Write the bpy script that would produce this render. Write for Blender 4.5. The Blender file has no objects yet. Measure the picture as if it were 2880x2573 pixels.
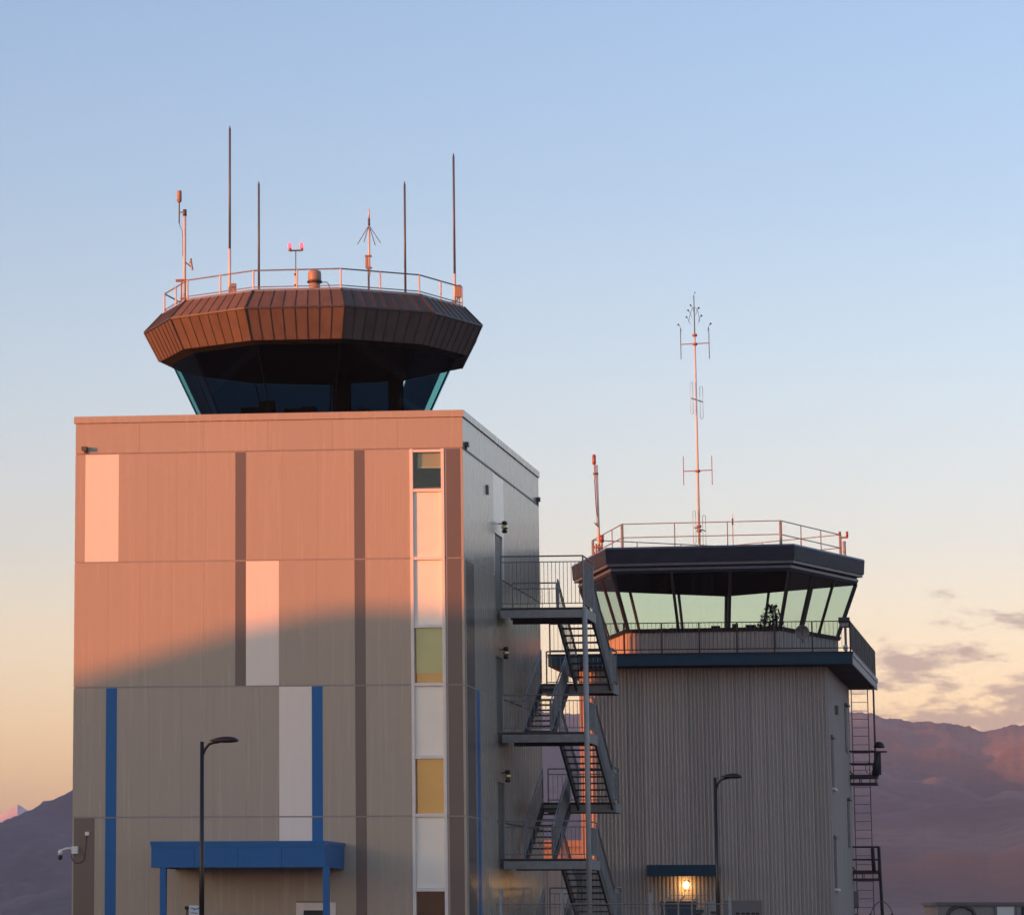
import bpy, math, random
import numpy as np
from mathutils import Vector

random.seed(7)
rng = np.random.default_rng(11)
S = bpy.context.scene
COL = S.collection
R = math.radians

# ------------------------------------------------------------------ camera
PITCH = R(11.0); FP = 11000.0; YH = 2640.0; CX = 700.0; IW, IH = 2880.0, 2573.0
FPX = FP * math.cos(PITCH); CY = YH - FPX * math.tan(PITCH); CAMZ = 1.5
cam = bpy.data.objects.new('camera', bpy.data.cameras.new('camera')); COL.objects.link(cam)
cam.location = (0, 0, CAMZ); cam.rotation_euler = (math.pi / 2 + PITCH, 0, 0)
cam.data.sensor_width = 36; cam.data.sensor_fit = 'HORIZONTAL'
cam.data.lens = FPX / IW * 36
cam.data.shift_x = (IW / 2 - CX) / IW; cam.data.shift_y = (CY - IH / 2) / IW
cam.data.clip_start = 0.5; cam.data.clip_end = 60000
S.camera = cam
S.view_settings.view_transform = 'Standard'; S.view_settings.look = 'None'
S.view_settings.gamma = 1.0; S.view_settings.use_curve_mapping = False
S.view_settings.exposure = 1.0

# ------------------------------------------------------------------ sun and sky
SUN_AZ = R(63.5); SUN_EL = R(5.0)
tow = Vector((-math.sin(SUN_AZ) * math.cos(SUN_EL), -math.cos(SUN_AZ) * math.cos(SUN_EL), math.sin(SUN_EL)))
sun = bpy.data.objects.new('sun', bpy.data.lights.new('sun', 'SUN')); COL.objects.link(sun)
sun.data.energy = 5.0; sun.data.angle = R(0.5); sun.data.color = (1.0, 0.215, 0.02)
sun.rotation_euler = (-tow).to_track_quat('-Z', 'Y').to_euler()

W = bpy.data.worlds.new('World'); S.world = W; W.use_nodes = True
wt = W.node_tree; wn = wt.nodes; wl = wt.links
bg = wn['Background']; bg.inputs[1].default_value = 0.108
sky = wn.new('ShaderNodeTexSky'); sky.sky_type = 'NISHITA'; sky.sun_disc = False
sky.sun_elevation = SUN_EL; sky.sun_rotation = math.atan2(tow.x, tow.y)
tc = wn.new('ShaderNodeTexCoord'); sx = wn.new('ShaderNodeSeparateXYZ'); wl.new(tc.outputs['Generated'], sx.inputs[0])
mr = wn.new('ShaderNodeMapRange'); mr.inputs[1].default_value = 0.0; mr.inputs[2].default_value = 0.5
wl.new(sx.outputs['Z'], mr.inputs[0])
def ramp(nodes, stops):
    r = nodes.new('ShaderNodeValToRGB'); e = r.color_ramp.elements
    while len(e) < len(stops): e.new(0.5)
    for i, (p, c) in enumerate(stops):
        e[i].position = p; e[i].color = (c[0], c[1], c[2], 1)
    return r
# elevation-dependent tint of the twilight air (same all round the horizon)
SKYSTOPS = [(0.0, (.90, .66, .67)), (0.07, (.90, .67, .68)), (0.13, (.78, .62, .74)), (0.20, (.60, .54, .72)),
            (0.29, (.525, .52, .70)), (0.38, (.46, .482, .66)), (0.48, (.425, .465, .65)), (1.0, (.42, .46, .56))]
rp = ramp(wn, SKYSTOPS); wl.new(mr.outputs[0], rp.inputs[0])
mul = wn.new('ShaderNodeMix'); mul.data_type = 'RGBA'; mul.blend_type = 'MULTIPLY'; mul.inputs[0].default_value = 1
wl.new(sky.outputs[0], mul.inputs[6]); wl.new(rp.outputs[0], mul.inputs[7])
sc3 = wn.new('ShaderNodeVectorMath'); sc3.operation = 'SCALE'; sc3.inputs[3].default_value = 3.0
wl.new(mul.outputs[2], sc3.inputs[0])
# slow brightening from the left of the view to the right
azf = wn.new('ShaderNodeMath'); azf.operation = 'MULTIPLY_ADD'; azf.inputs[1].default_value = 0.12; azf.inputs[2].default_value = 0.985
wl.new(sx.outputs['X'], azf.inputs[0])
sca = wn.new('ShaderNodeVectorMath'); sca.operation = 'SCALE'; wl.new(sc3.outputs[0], sca.inputs[0]); wl.new(azf.outputs[0], sca.inputs[3])
# low drifting clouds above the hills
cmap = wn.new('ShaderNodeMapping'); cmap.inputs['Scale'].default_value = (62, 62, 190); cmap.inputs['Location'].default_value = (3.1, 2.0, 1.2)
wl.new(tc.outputs['Generated'], cmap.inputs[0])
cn = wn.new('ShaderNodeTexNoise'); cn.inputs['Scale'].default_value = 1.0; cn.inputs['Detail'].default_value = 9; cn.inputs['Roughness'].default_value = 0.58
wl.new(cmap.outputs[0], cn.inputs[0])
band = ramp(wn, [(0.0, (1, 1, 1)), (0.060, (1, 1, 1)), (0.072, (.86, .86, .86)), (0.085, (.78, .78, .78)), (0.10, (.2, .2, .2))])
band2 = wn.new('ShaderNodeMapRange'); band2.inputs[2].default_value = 1.0
wl.new(sx.outputs['Z'], band2.inputs[0]); wl.new(band2.outputs[0], band.inputs[0])
azm = wn.new('ShaderNodeMapRange'); azm.inputs[1].default_value = 0.06; azm.inputs[2].default_value = 0.17; azm.inputs[3].default_value = 0.45
wl.new(sx.outputs['X'], azm.inputs[0])
cadd = wn.new('ShaderNodeMath'); cadd.operation = 'MULTIPLY'; wl.new(cn.outputs['Fac'], cadd.inputs[0]); wl.new(band.outputs[0], cadd.inputs[1])
cad2 = wn.new('ShaderNodeMath'); cad2.operation = 'MULTIPLY'; wl.new(cadd.outputs[0], cad2.inputs[0]); wl.new(azm.outputs[0], cad2.inputs[1])
cth = wn.new('ShaderNodeMapRange'); cth.interpolation_type = 'SMOOTHSTEP'; cth.inputs[1].default_value = 0.395; cth.inputs[2].default_value = 0.55; cth.inputs[4].default_value = 0.7
wl.new(cad2.outputs[0], cth.inputs[0])
cmx = wn.new('ShaderNodeMix'); cmx.data_type = 'RGBA'; wl.new(cth.outputs[0], cmx.inputs[0])
wl.new(sca.outputs[0], cmx.inputs[6]); cmx.inputs[7].default_value = (1.95, 1.48, 1.45, 1)
wl.new(cmx.outputs[2], bg.inputs[0])

# ------------------------------------------------------------------ helpers
WL = {}
def link(o, parent=None, world=(0, 0, 0)):
    COL.objects.link(o); w = Vector(world); WL[o.name] = w
    if parent is not None:
        o.parent = parent; o.location = w - WL[parent.name]
    else:
        o.location = w
    return o
def tag(o, label=None, cat=None, group=None, kind=None):
    if label: o['label'] = label
    if cat: o['category'] = cat
    if group: o['group'] = group
    if kind: o['kind'] = kind
    return o
def thing(name, loc, label, cat, group=None):
    return tag(link(bpy.data.objects.new(name, None), None, loc), label, cat, group)
def holder(name, parent, loc):
    return link(bpy.data.objects.new(name, None), parent, loc)
CACHE = {}
def mk(name, verts, faces, m, parent=None, key=None, smooth=False, rotz=0.0, centre=None):
    c = Vector(centre) if centre is not None else sum((Vector(v) for v in verts), Vector()) / len(verts)
    me = CACHE.get(key) if key else None
    if me is None:
        me = bpy.data.meshes.new(name)
        me.from_pydata([tuple(Vector(v) - c) for v in verts], [], faces)
        me.materials.append(m)
        if smooth: me.polygons.foreach_set('use_smooth', [True] * len(me.polygons))
        me.update()
        if key: CACHE[key] = me
    o = bpy.data.objects.new(name, me); link(o, parent, c)
    if rotz: o.rotation_euler = (0, 0, rotz)
    return o
BF = [(0, 3, 2, 1), (4, 5, 6, 7), (0, 1, 5, 4), (1, 2, 6, 5), (2, 3, 7, 6), (3, 0, 4, 7)]
class Frame:
    def __init__(s, o, u, v, fid): s.o = Vector(o); s.u = Vector(u); s.v = Vector(v); s.id = fid
    def __call__(s, a, b, z): return s.o + s.u * a + s.v * b + Vector((0, 0, z))
def box(fr, name, m, parent, a0, a1, b0, b1, z0, z1):
    v = [fr(a, b, z) for z in (z0, z1) for a, b in ((a0, b0), (a1, b0), (a1, b1), (a0, b1))]
    return mk(name, v, BF, m, parent, ('b', fr.id, round(a1 - a0, 4), round(b1 - b0, 4), round(z1 - z0, 4), m.name))
def hexa(name, m, parent, bottom, top, key=None):
    return mk(name, [Vector(p) for p in bottom] + [Vector(p) for p in top], BF, m, parent, key)
def tube(name, m, parent, p0, p1, r, n=8, r2=None, key=None):
    p0 = Vector(p0); p1 = Vector(p1); d = (p1 - p0); q = d.to_track_quat('Z', 'Y'); r2 = r if r2 is None else r2
    k = ('t', round(d.x, 3), round(d.y, 3), round(d.z, 3), round(r, 4), round(r2, 4), n, m.name)
    vs = []; fs = []
    for i in range(n):
        t = 2 * math.pi * i / n; c = Vector((math.cos(t), math.sin(t), 0))
        vs.append(p0 + q @ (c * r)); vs.append(p1 + q @ (c * r2))
    for i in range(n):
        j = (i + 1) % n; fs.append((2 * i, 2 * j, 2 * j + 1, 2 * i + 1))
    fs.append(tuple(2 * i for i in range(n))[::-1]); fs.append(tuple(2 * i + 1 for i in range(n)))
    return mk(name, vs, fs, m, parent, k, smooth=(n > 6))
def path(name, m, parent, pts, r, n=6):
    pts = [Vector(p) for p in pts]; vs = []; fs = []
    for i, p in enumerate(pts):
        d = (pts[min(i + 1, len(pts) - 1)] - pts[max(i - 1, 0)]).normalized(); q = d.to_track_quat('Z', 'Y')
        for k in range(n):
            t = 2 * math.pi * k / n; vs.append(p + q @ Vector((math.cos(t) * r, math.sin(t) * r, 0)))
    for i in range(len(pts) - 1):
        for k in range(n):
            fs.append((i * n + k, i * n + (k + 1) % n, (i + 1) * n + (k + 1) % n, (i + 1) * n + k))
    fs.append(tuple(range(n))[::-1]); fs.append(tuple((len(pts) - 1) * n + k for k in range(n)))
    return mk(name, vs, fs, m, parent, smooth=True)
def lathe(name, m, parent, base, prof, n=16, smooth=True):
    base = Vector(base); vs = []; fs = []
    for r, z in prof:
        for k in range(n):
            t = 2 * math.pi * k / n; vs.append(base + Vector((r * math.cos(t), r * math.sin(t), z)))
    for i in range(len(prof) - 1):
        for k in range(n):
            fs.append((i * n + k, i * n + (k + 1) % n, (i + 1) * n + (k + 1) % n, (i + 1) * n + k))
    fs.append(tuple(range(n))[::-1]); fs.append(tuple((len(prof) - 1) * n + k for k in range(n)))
    return mk(name, vs, fs, m, parent, smooth=smooth)
def prism(name, m, parent, pts, z0, z1):
    n = len(pts); vs = [Vector((p[0], p[1], z0)) for p in pts] + [Vector((p[0], p[1], z1)) for p in pts]
    fs = [tuple(range(n))[::-1], tuple(range(n, 2 * n))] + [(i, (i + 1) % n, n + (i + 1) % n, n + i) for i in range(n)]
    return mk(name, vs, fs, m, parent)
def ring(name, m, parent, lo, hi, thick_lo=None, thick_hi=None):
    # closed band between polygon lo (list of points) and polygon hi
    n = len(lo); vs = [Vector(p) for p in lo] + [Vector(p) for p in hi]
    fs = [(i, (i + 1) % n, n + (i + 1) % n, n + i) for i in range(n)]
    return mk(name, vs, fs, m, parent)
# pixel of the photograph -> point on a vertical plane through P with direction d : (distance along d, height)
def onplane(P, d, x, y):
    r = Vector(((x - CX) / FPX, 0, 0)) + Vector((0, -math.sin(PITCH), math.cos(PITCH))) * ((CY - y) / FPX) + Vector((0, math.cos(PITCH), math.sin(PITCH)))
    nn = Vector((-d.y, d.x, 0)); c = Vector((0, 0, CAMZ)); q = c + r * (((Vector(P) - c).dot(nn)) / r.dot(nn))
    return (q - Vector(P)).dot(d), q.z

# ------------------------------------------------------------------ materials
def mat(name, col, rough=0.6, metal=0.0, spec=0.5, var=0.06, scale=(3, 3, 3), rnd=0.05, bump=0.0, bscale=40, coat=0.0, rvar=.15):
    m = bpy.data.materials.new(name); m.use_nodes = True; t = m.node_tree; n = t.nodes; l = t.links
    p = n['Principled BSDF']; p.inputs['Roughness'].default_value = rough; p.inputs['Metallic'].default_value = metal
    p.inputs['Specular IOR Level'].default_value = spec; p.inputs['Coat Weight'].default_value = coat; p.inputs['Coat Roughness'].default_value = .22
    g = n.new('ShaderNodeNewGeometry'); mp = n.new('ShaderNodeMapping'); mp.inputs['Scale'].default_value = scale
    l.new(g.outputs['Position'], mp.inputs[0])
    ns = n.new('ShaderNodeTexNoise'); ns.inputs['Scale'].default_value = 1; ns.inputs['Detail'].default_value = 5; l.new(mp.outputs[0], ns.inputs[0])
    a = n.new('ShaderNodeMapRange'); a.inputs[1].default_value = 0.3; a.inputs[2].default_value = 0.7; a.inputs[3].default_value = 1 - var; a.inputs[4].default_value = 1 + var
    l.new(ns.outputs['Fac'], a.inputs[0])
    oi = n.new('ShaderNodeObjectInfo'); b = n.new('ShaderNodeMapRange'); b.inputs[3].default_value = 1 - rnd; b.inputs[4].default_value = 1 + rnd
    l.new(oi.outputs['Random'], b.inputs[0])
    mm = n.new('ShaderNodeMath'); mm.operation = 'MULTIPLY'; l.new(a.outputs[0], mm.inputs[0]); l.new(b.outputs[0], mm.inputs[1])
    v = n.new('ShaderNodeVectorMath'); v.operation = 'SCALE'; v.inputs[0].default_value = col; l.new(mm.outputs[0], v.inputs[3])
    l.new(v.outputs[0], p.inputs['Base Color'])
    rr = n.new('ShaderNodeMapRange'); rr.inputs[1].default_value = 0.3; rr.inputs[2].default_value = 0.7
    rr.inputs[3].default_value = max(0.02, rough * (1 - rvar)); rr.inputs[4].default_value = min(1, rough * (1 + rvar))
    l.new(ns.outputs['Fac'], rr.inputs[0]); l.new(rr.outputs[0], p.inputs['Roughness'])
    if bump:
        bn = n.new('ShaderNodeTexNoise'); bn.inputs['Scale'].default_value = bscale; l.new(g.outputs['Position'], bn.inputs[0])
        bp = n.new('ShaderNodeBump'); bp.inputs['Strength'].default_value = bump; bp.inputs['Distance'].default_value = 0.02
        l.new(bn.outputs['Fac'], bp.inputs['Height']); l.new(bp.outputs[0], p.inputs['Normal'])
    return m
def glassmat(name, tint, gloss=(1, 1, 1), rough=0.01, ior=1.45):
    m = bpy.data.materials.new(name); m.use_nodes = True; t = m.node_tree; n = t.nodes; l = t.links
    n.remove(n['Principled BSDF']); o = n['Material Output']
    tr = n.new('ShaderNodeBsdfTransparent'); tr.inputs[0].default_value = (*tint, 1)
    gl = n.new('ShaderNodeBsdfGlossy'); gl.inputs[0].default_value = (*gloss, 1); gl.inputs['Roughness'].default_value = rough
    f = n.new('ShaderNodeFresnel'); ge = n.new('ShaderNodeNewGeometry'); im = n.new('ShaderNodeMapRange'); im.inputs[3].default_value = ior; im.inputs[4].default_value = 1 / ior
    l.new(ge.outputs['Backfacing'], im.inputs[0]); l.new(im.outputs[0], f.inputs[0])   # same reflectance from either side of the pane
    mx = n.new('ShaderNodeMixShader'); l.new(f.outputs[0], mx.inputs[0]); l.new(tr.outputs[0], mx.inputs[1]); l.new(gl.outputs[0], mx.inputs[2])
    l.new(mx.outputs[0], o.inputs[0]); return m
def emit(name, col, strength, base=(0.2, 0.2, 0.2)):
    m = bpy.data.materials.new(name); m.use_nodes = True; p = m.node_tree.nodes['Principled BSDF']
    p.inputs['Base Color'].default_value = (*base, 1); p.inputs['Emission Color'].default_value = (*col, 1); p.inputs['Emission Strength'].default_value = strength
    p.inputs['Roughness'].default_value = 0.3
    return m
def glow(c, m):   # gives a blind a faint emission
    p = m.node_tree.nodes['Principled BSDF']; p.inputs['Emission Color'].default_value = (*c, 1); p.inputs['Emission Strength'].default_value = 1.0; return m
STREAK = (7, 7, 0.22)
M = {}
M['grey'] = mat('panel_grey', (.375, .336, .268), .27, spec=.5, var=.022, bump=.05, bscale=1.3, scale=STREAK, rnd=.02, coat=.18, rvar=.03)
M['white'] = mat('panel_white', (.77, .735, .655), .25, coat=.18, rvar=.03, var=.02, scale=STREAK, rnd=.02)
M['dark'] = mat('panel_dark', (.125, .106, .094), .25, coat=.18, rvar=.03, var=.03, scale=STREAK, rnd=.02)
M['blue'] = mat('panel_blue', (.012, .13, .36), .32, spec=.25, rvar=.03, var=.03, scale=STREAK, rnd=.03)
M['core'] = mat('wall_core', (.13, .125, .12), .8)
M['trim'] = mat('grey_flashing', (.26, .25, .24), .4, var=.08)
M['frame'] = mat('white_frame', (.78, .76, .72), .35, var=.04)
M['spandrel'] = mat('spandrel_glass', (.86, .88, .78), .08, spec=.6, var=.03, scale=(1, 1, 1.5))
M['bronze'] = mat('bronze_metal', (.128, .100, .090), .45, spec=.08, var=.12, scale=(4, 4, 2), rnd=.09)
M['seam'] = mat('bronze_seam', (.045, .042, .042), .45, var=.1)
M['black'] = mat('black_paint', (.012, .012, .014), .5, var=.2)
M['ceil'] = mat('dark_ceiling', (.006, .006, .008), .8, spec=0)
M['cabframe'] = mat('cab_frame', (.012, .014, .02), .4)
M['cglass'] = glassmat('cab_glass_green', (.40, .68, .66), gloss=(.35, .6, .8), ior=1.3)
M['oglass'] = glassmat('old_cab_glass', (.76, .88, .83))
M['wglass'] = glassmat('window_glass', (.80, .88, .84))
M['shade'] = glassmat('blue_sun_shade', (.020, .026, .055), gloss=(.02, .02, .03), rough=.5)
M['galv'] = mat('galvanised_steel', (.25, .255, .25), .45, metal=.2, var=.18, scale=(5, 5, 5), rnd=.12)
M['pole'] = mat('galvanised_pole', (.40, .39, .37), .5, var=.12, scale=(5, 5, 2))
M['galvd'] = mat('grating_shaded_steel', (.055, .058, .06), .6, metal=.2, var=.15, rnd=.12)  # grating; also shade put into the colour of stringers, joists and rear beams
M['whitepipe'] = mat('white_pipe', (.66, .63, .60), .4, var=.06)
M['fibre'] = mat('grey_fibreglass', (.11, .135, .15), .45, var=.05)
M['darkpipe'] = mat('dark_pipe', (.09, .085, .085), .5)
M['redpaint'] = mat('orange_red_paint', (.34, .15, .11), .5)
M['tan'] = mat('tan_plastic', (.34, .24, .19), .5)
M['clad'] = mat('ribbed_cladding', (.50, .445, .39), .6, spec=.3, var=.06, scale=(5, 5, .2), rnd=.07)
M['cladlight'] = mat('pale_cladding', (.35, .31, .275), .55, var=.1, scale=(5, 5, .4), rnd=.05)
M['navy'] = mat('navy_fascia', (.020, .062, .098), .5, spec=.15, var=.12)
M['cornice'] = mat('cornice_navy', (.022, .028, .044), .5, spec=.2, var=.2, scale=(3, 3, 8))
M['corniceL'] = mat('cornice_edge', (.095, .108, .14), .38, var=.2, scale=(3, 3, 8))
M['pinkgrey'] = mat('pale_fascia', (.36, .33, .32), .5, var=.08)
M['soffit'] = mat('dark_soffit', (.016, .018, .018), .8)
M['lampblk'] = mat('black_lamp', (.010, .009, .009), .35, var=.1)
M['door'] = mat('olive_door', (.075, .08, .07), .45)
M['brass'] = mat('brass_globe', (.75, .62, .30), .18, metal=.9, var=.05)
M['plant'] = mat('dark_leaf', (.012, .018, .012), .6)
M['beige'] = mat('beige_wall', (.30, .265, .235), .6, var=.06, scale=STREAK)
M['shed'] = mat('shed_wall', (.34, .25, .19), .6, var=.1, scale=(4, 4, .5))
M['boxgrey'] = mat('box_grey', (.19, .17, .165), .55)
M['olive'] = glow((.072, .050, .022), mat('olive_blind', (.52, .44, .28), .7, var=.08, scale=(1, 1, 1.2)))
M['amber'] = glow((.125, .051, .014), mat('amber_blind', (.70, .36, .16), .7, var=.10, scale=(1, 1, 1.2)))
M['tanblind'] = mat('tan_blind', (.6, .5, .36), .7)
M['room'] = mat('room_dark', (.03, .036, .03), .9)
M['sign'] = mat('sign_white', (.62, .64, .66), .4)
M['signblue'] = mat('sign_blue', (.03, .25, .38), .4)
M['ground'] = mat('ground_field', (.05, .05, .035), .95, var=.35, scale=(.02, .02, .02))
M['asphalt'] = mat('asphalt', (.05, .05, .052), .85, var=.2, scale=(.6, .6, .6))
M['hangar'] = mat('hangar_steel', (.30, .31, .32), .5, var=.1)
M['wire'] = mat('fence_wire', (.20, .20, .20), .5, metal=.3)
M['bird'] = mat('dark_feathers', (.012, .012, .014), .5)
M['redlamp'] = emit('red_lamp_glow', (1, .10, .16), 1.1, base=(.5, .03, .05))
M['redlens'] = mat('red_lens', (.30, .08, .06), .3)
M['bulb'] = emit('warm_bulb', (1, .56, .2), 9)

# ------------------------------------------------------------------ frames of the two towers
aF = math.atan(FP / 80000.0); aS = math.atan(2420.0 / FP)
UU = Vector((math.cos(aF), -math.sin(aF), 0)); VV = Vector((math.sin(aS), math.cos(aS), 0))
Y0 = FP / 103.0
T = Frame(((1316 - 700) / 103.0, Y0, 0), UU, VV, 'T')       # front right corner of the new tower
Pt = Vector((11.63, 129.5, 0))
O = Frame(Pt + UU * onplane(Pt, UU, 1637, 2200)[0], UU, VV, 'O')   # front left wall corner of the old tower

# ------------------------------------------------------------------ ground, hills
def ground():
    n = 48; Rg = 11500
    vs = [(0, 0, 0)] + [(Rg * math.cos(2 * math.pi * i / n), Rg * math.sin(2 * math.pi * i / n), 0) for i in range(n)]
    o = mk('ground', vs, [(0, i + 1, (i + 1) % n + 1) for i in range(n)], M['ground'], centre=(0, 0, 0)); o['kind'] = 'structure'
    o = mk('apron', [(-70, 20, .004), (70, 20, .004), (80, 180, .004), (-70, 180, .004)], [(0, 1, 2, 3)], M['asphalt']); o['kind'] = 'structure'
ground()

def fbm(x, y, octs=6, seed=0, rough=.5):
    # value noise
    r = np.random.default_rng(seed); tot = np.zeros_like(x); amp = 1.0; fr = 1.0
    for o in range(octs):
        tab = r.random((256, 256)); xi = np.floor(x * fr).astype(int); yi = np.floor(y * fr).astype(int)
        tx = x * fr - xi; ty = y * fr - yi; tx = tx * tx * (3 - 2 * tx); ty = ty * ty * (3 - 2 * ty)
        g = lambda i, j: tab[(xi + i) % 256, (yi + j) % 256]
        tot += amp * ((g(0, 0) * (1 - tx) + g(1, 0) * tx) * (1 - ty) + (g(0, 1) * (1 - tx) + g(1, 1) * tx) * ty - .5)
        amp *= rough; fr *= 2.03
    return tot
def hills_mat():
    m = mat('forest_hills', (.05, .05, .05), .95, var=0)
    n = m.node_tree.nodes; l = m.node_tree.links; p = n['Principled BSDF']
    g = n.new('ShaderNodeNewGeometry')
    a = n.new('ShaderNodeTexNoise'); a.inputs['Scale'].default_value = 1 / 330; a.inputs['Detail'].default_value = 6; l.new(g.outputs['Position'], a.inputs[0])
    r = ramp(n, [(.36, (.022, .027, .022)), (.48, (.045, .042, .034)), (.56, (.10, .072, .055)), (.70, (.19, .125, .09))]); l.new(a.outputs['Fac'], r.inputs[0])
    b = n.new('ShaderNodeTexNoise'); b.inputs['Scale'].default_value = 1 / 14; b.inputs['Detail'].default_value = 3; l.new(g.outputs['Position'], b.inputs[0])
    mrn = n.new('ShaderNodeMapRange'); mrn.inputs[1].default_value = .3; mrn.inputs[2].default_value = .7; mrn.inputs[3].default_value = .6; mrn.inputs[4].default_value = 1.4
    l.new(b.outputs['Fac'], mrn.inputs[0])
    v = n.new('ShaderNodeVectorMath'); v.operation = 'SCALE'; l.new(r.outputs[0], v.inputs[0]); l.new(mrn.outputs[0], v.inputs[3])
    l.new(v.outputs[0], p.inputs['Base Color']); return m
def hills():
    # ridge elevation (degrees) against azimuth (degrees right of straight ahead)
    pts = [(-78, 3.4), (-70, 4.1), (-45, 4.15), (-20, 4.15), (-13, 4.1), (-10, 3.2), (-8, 2.0), (-6, 1.35), (-3.65, 1.72), (-2.6, 2.20), (-1.6, 2.9), (-.4, 3.6), (.8, 3.75), (2.2, 3.75), (3.2, 3.6), (4.3, 3.3), (4.7, 3.27), (8.4, 3.30),  # left range and hump behind the tower: unseen heights added to shade the hills
           (9.24, 3.22), (9.73, 3.11), (10.18, 3.13), (10.45, 3.06), (10.8, 2.97), (10.99, 3.045), (11.4, 3.04), (13, 3.3), (16, 4.3), (19, 5.3), (22, 5.6), (28, 5.4), (40, 4.5), (75, 3.5)]
    az = np.concatenate([np.linspace(-78, -5, 260), np.linspace(-4.95, 12.5, 1100), np.linspace(12.6, 75, 420)])
    el = np.interp(az, [p[0] for p in pts], [p[1] for p in pts])
    xs = np.linspace(-80, 77, 15700); ys = np.interp(xs, [p[0] for p in pts], [p[1] for p in pts]); kk = np.hanning(61); ys = np.convolve(ys, kk / kk.sum(), 'same')
    el = np.interp(az, xs, ys) + .045 * fbm(az * 2.3 + 100, az * 0 + .5, 4, 31)
    kd = np.hanning(501); yd = np.interp(xs, [-78, -30, -12, -3, 6, 13, 19, 75], [4200, 4200, 4300, 4600, 5000, 4800, 3000, 3000])
    dist = np.interp(az, xs, np.convolve(np.pad(yd, 250, 'edge'), kd / kd.sum(), 'valid'))
    rows = np.concatenate([np.linspace(.42, 1.0, 62), [1.03, 1.12, 1.3]])
    A, Q = np.meshgrid(np.radians(az), rows); E = np.tan(np.radians(el))[None, :] * np.ones_like(A); D = dist[None, :] * Q
    X = D * np.sin(A); Y = D * np.cos(A)
    prof = np.clip((Q - .42) / .58, 0, 1) ** 1.25; west = np.clip((-7.5 - np.degrees(A)) / 4, 0, 1); prof = prof * (1 - west) + west * np.clip((Q - .42) / .22, 0, 1); prof = np.where(Q > 1, np.clip(1 - (Q - 1) * 2.2, 0, 1), prof)
    big = fbm(X / 700, Y / 700, 4, 3); rid = -np.abs(fbm(X / 300 + 9, Y / 420 + 3, 4, 5)) * 2 + .3
    fine = fbm(X / 11, Y / 11, 3, 8)
    w = np.clip((Q - .42) / .1, 0, 1) * np.clip((1.02 - Q) / .16, 0, 1)
    top = dist[None, :] * E + CAMZ
    Z = top * prof + w * (big * 85 + rid * 62) * np.clip(prof * 1.6, 0, 1) + fine * (1.2 + 3.6 * np.clip((Q - .95) / .05, 0, 1)) * np.clip(prof * 3, 0, 1)
    Z = np.where(Q > 1.25, -20, Z); Z[0, :] = -8
    # never let a foreground shoulder rise over the ridge line seen from the field
    lim = CAMZ + (E * .975) * D; Z = np.where((Q < .985) & (west <= 0), np.minimum(Z, lim + fine * 1.2), Z)
    Z = np.where(Z > 300, 300 + 38 * np.tanh((Z - 300) / 38), Z)
    nr, nc = Z.shape; co = np.stack([X, Y, Z], -1).reshape(-1, 3)
    i = np.arange(nr - 1)[:, None] * nc + np.arange(nc - 1)[None, :]; f = np.stack([i, i + 1, i + nc + 1, i + nc], -1).reshape(-1, 4)
    me = bpy.data.meshes.new('hills'); me.vertices.add(len(co)); me.vertices.foreach_set('co', co.ravel())
    me.loops.add(f.size); me.loops.foreach_set('vertex_index', f.ravel()); me.polygons.add(len(f))
    me.polygons.foreach_set('loop_start', np.arange(0, f.size, 4)); me.polygons.foreach_set('loop_total', np.full(len(f), 4))
    me.update(calc_edges=True); me.materials.append(hills_mat())
    o = bpy.data.objects.new('hills', me); link(o); o['kind'] = 'structure'
    # far snow peak behind the left ridge
    snow = mat('snow_rock', (.62, .60, .60), .8, var=.25, scale=(.01, .01, .02))
    az = np.linspace(-6.5, -2.2, 90); d0 = 8600; rows = np.linspace(0, 1.6, 40)
    A, Q = np.meshgrid(np.radians(az), rows)
    el = np.interp(az, [-6.5, -5.2, -4.5, -4.0, -3.62, -3.40, -3.1, -2.7, -2.2], [.9, 1.3, 1.4, 1.62, 1.88, 2.02, 1.82, 1.7, 1.2])
    D = d0 - 1500 + 1500 * Q; X = D * np.sin(A); Y = D * np.cos(A)
    pr = np.where(Q <= 1, Q, np.clip(2 - Q, 0, 1)); Z = np.tan(np.radians(el))[None, :] * d0 * pr + fbm(X / 300, Y / 300, 5, 21) * 90 * np.clip(1.0 - np.abs(Q - .6), 0, 1) * (Q < .97)
    nr, nc = Z.shape; co = np.stack([X, Y, Z - 5], -1).reshape(-1, 3)
    i = np.arange(nr - 1)[:, None] * nc + np.arange(nc - 1)[None, :]; f = np.stack([i, i + 1, i + nc + 1, i + nc], -1).reshape(-1, 4)
    me = bpy.data.meshes.new('snow_peak'); me.from_pydata(co.tolist(), [], f.tolist()); me.materials.append(snow)
    o = bpy.data.objects.new('snow_peak', me); link(o); o['kind'] = 'structure'
hills()

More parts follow.
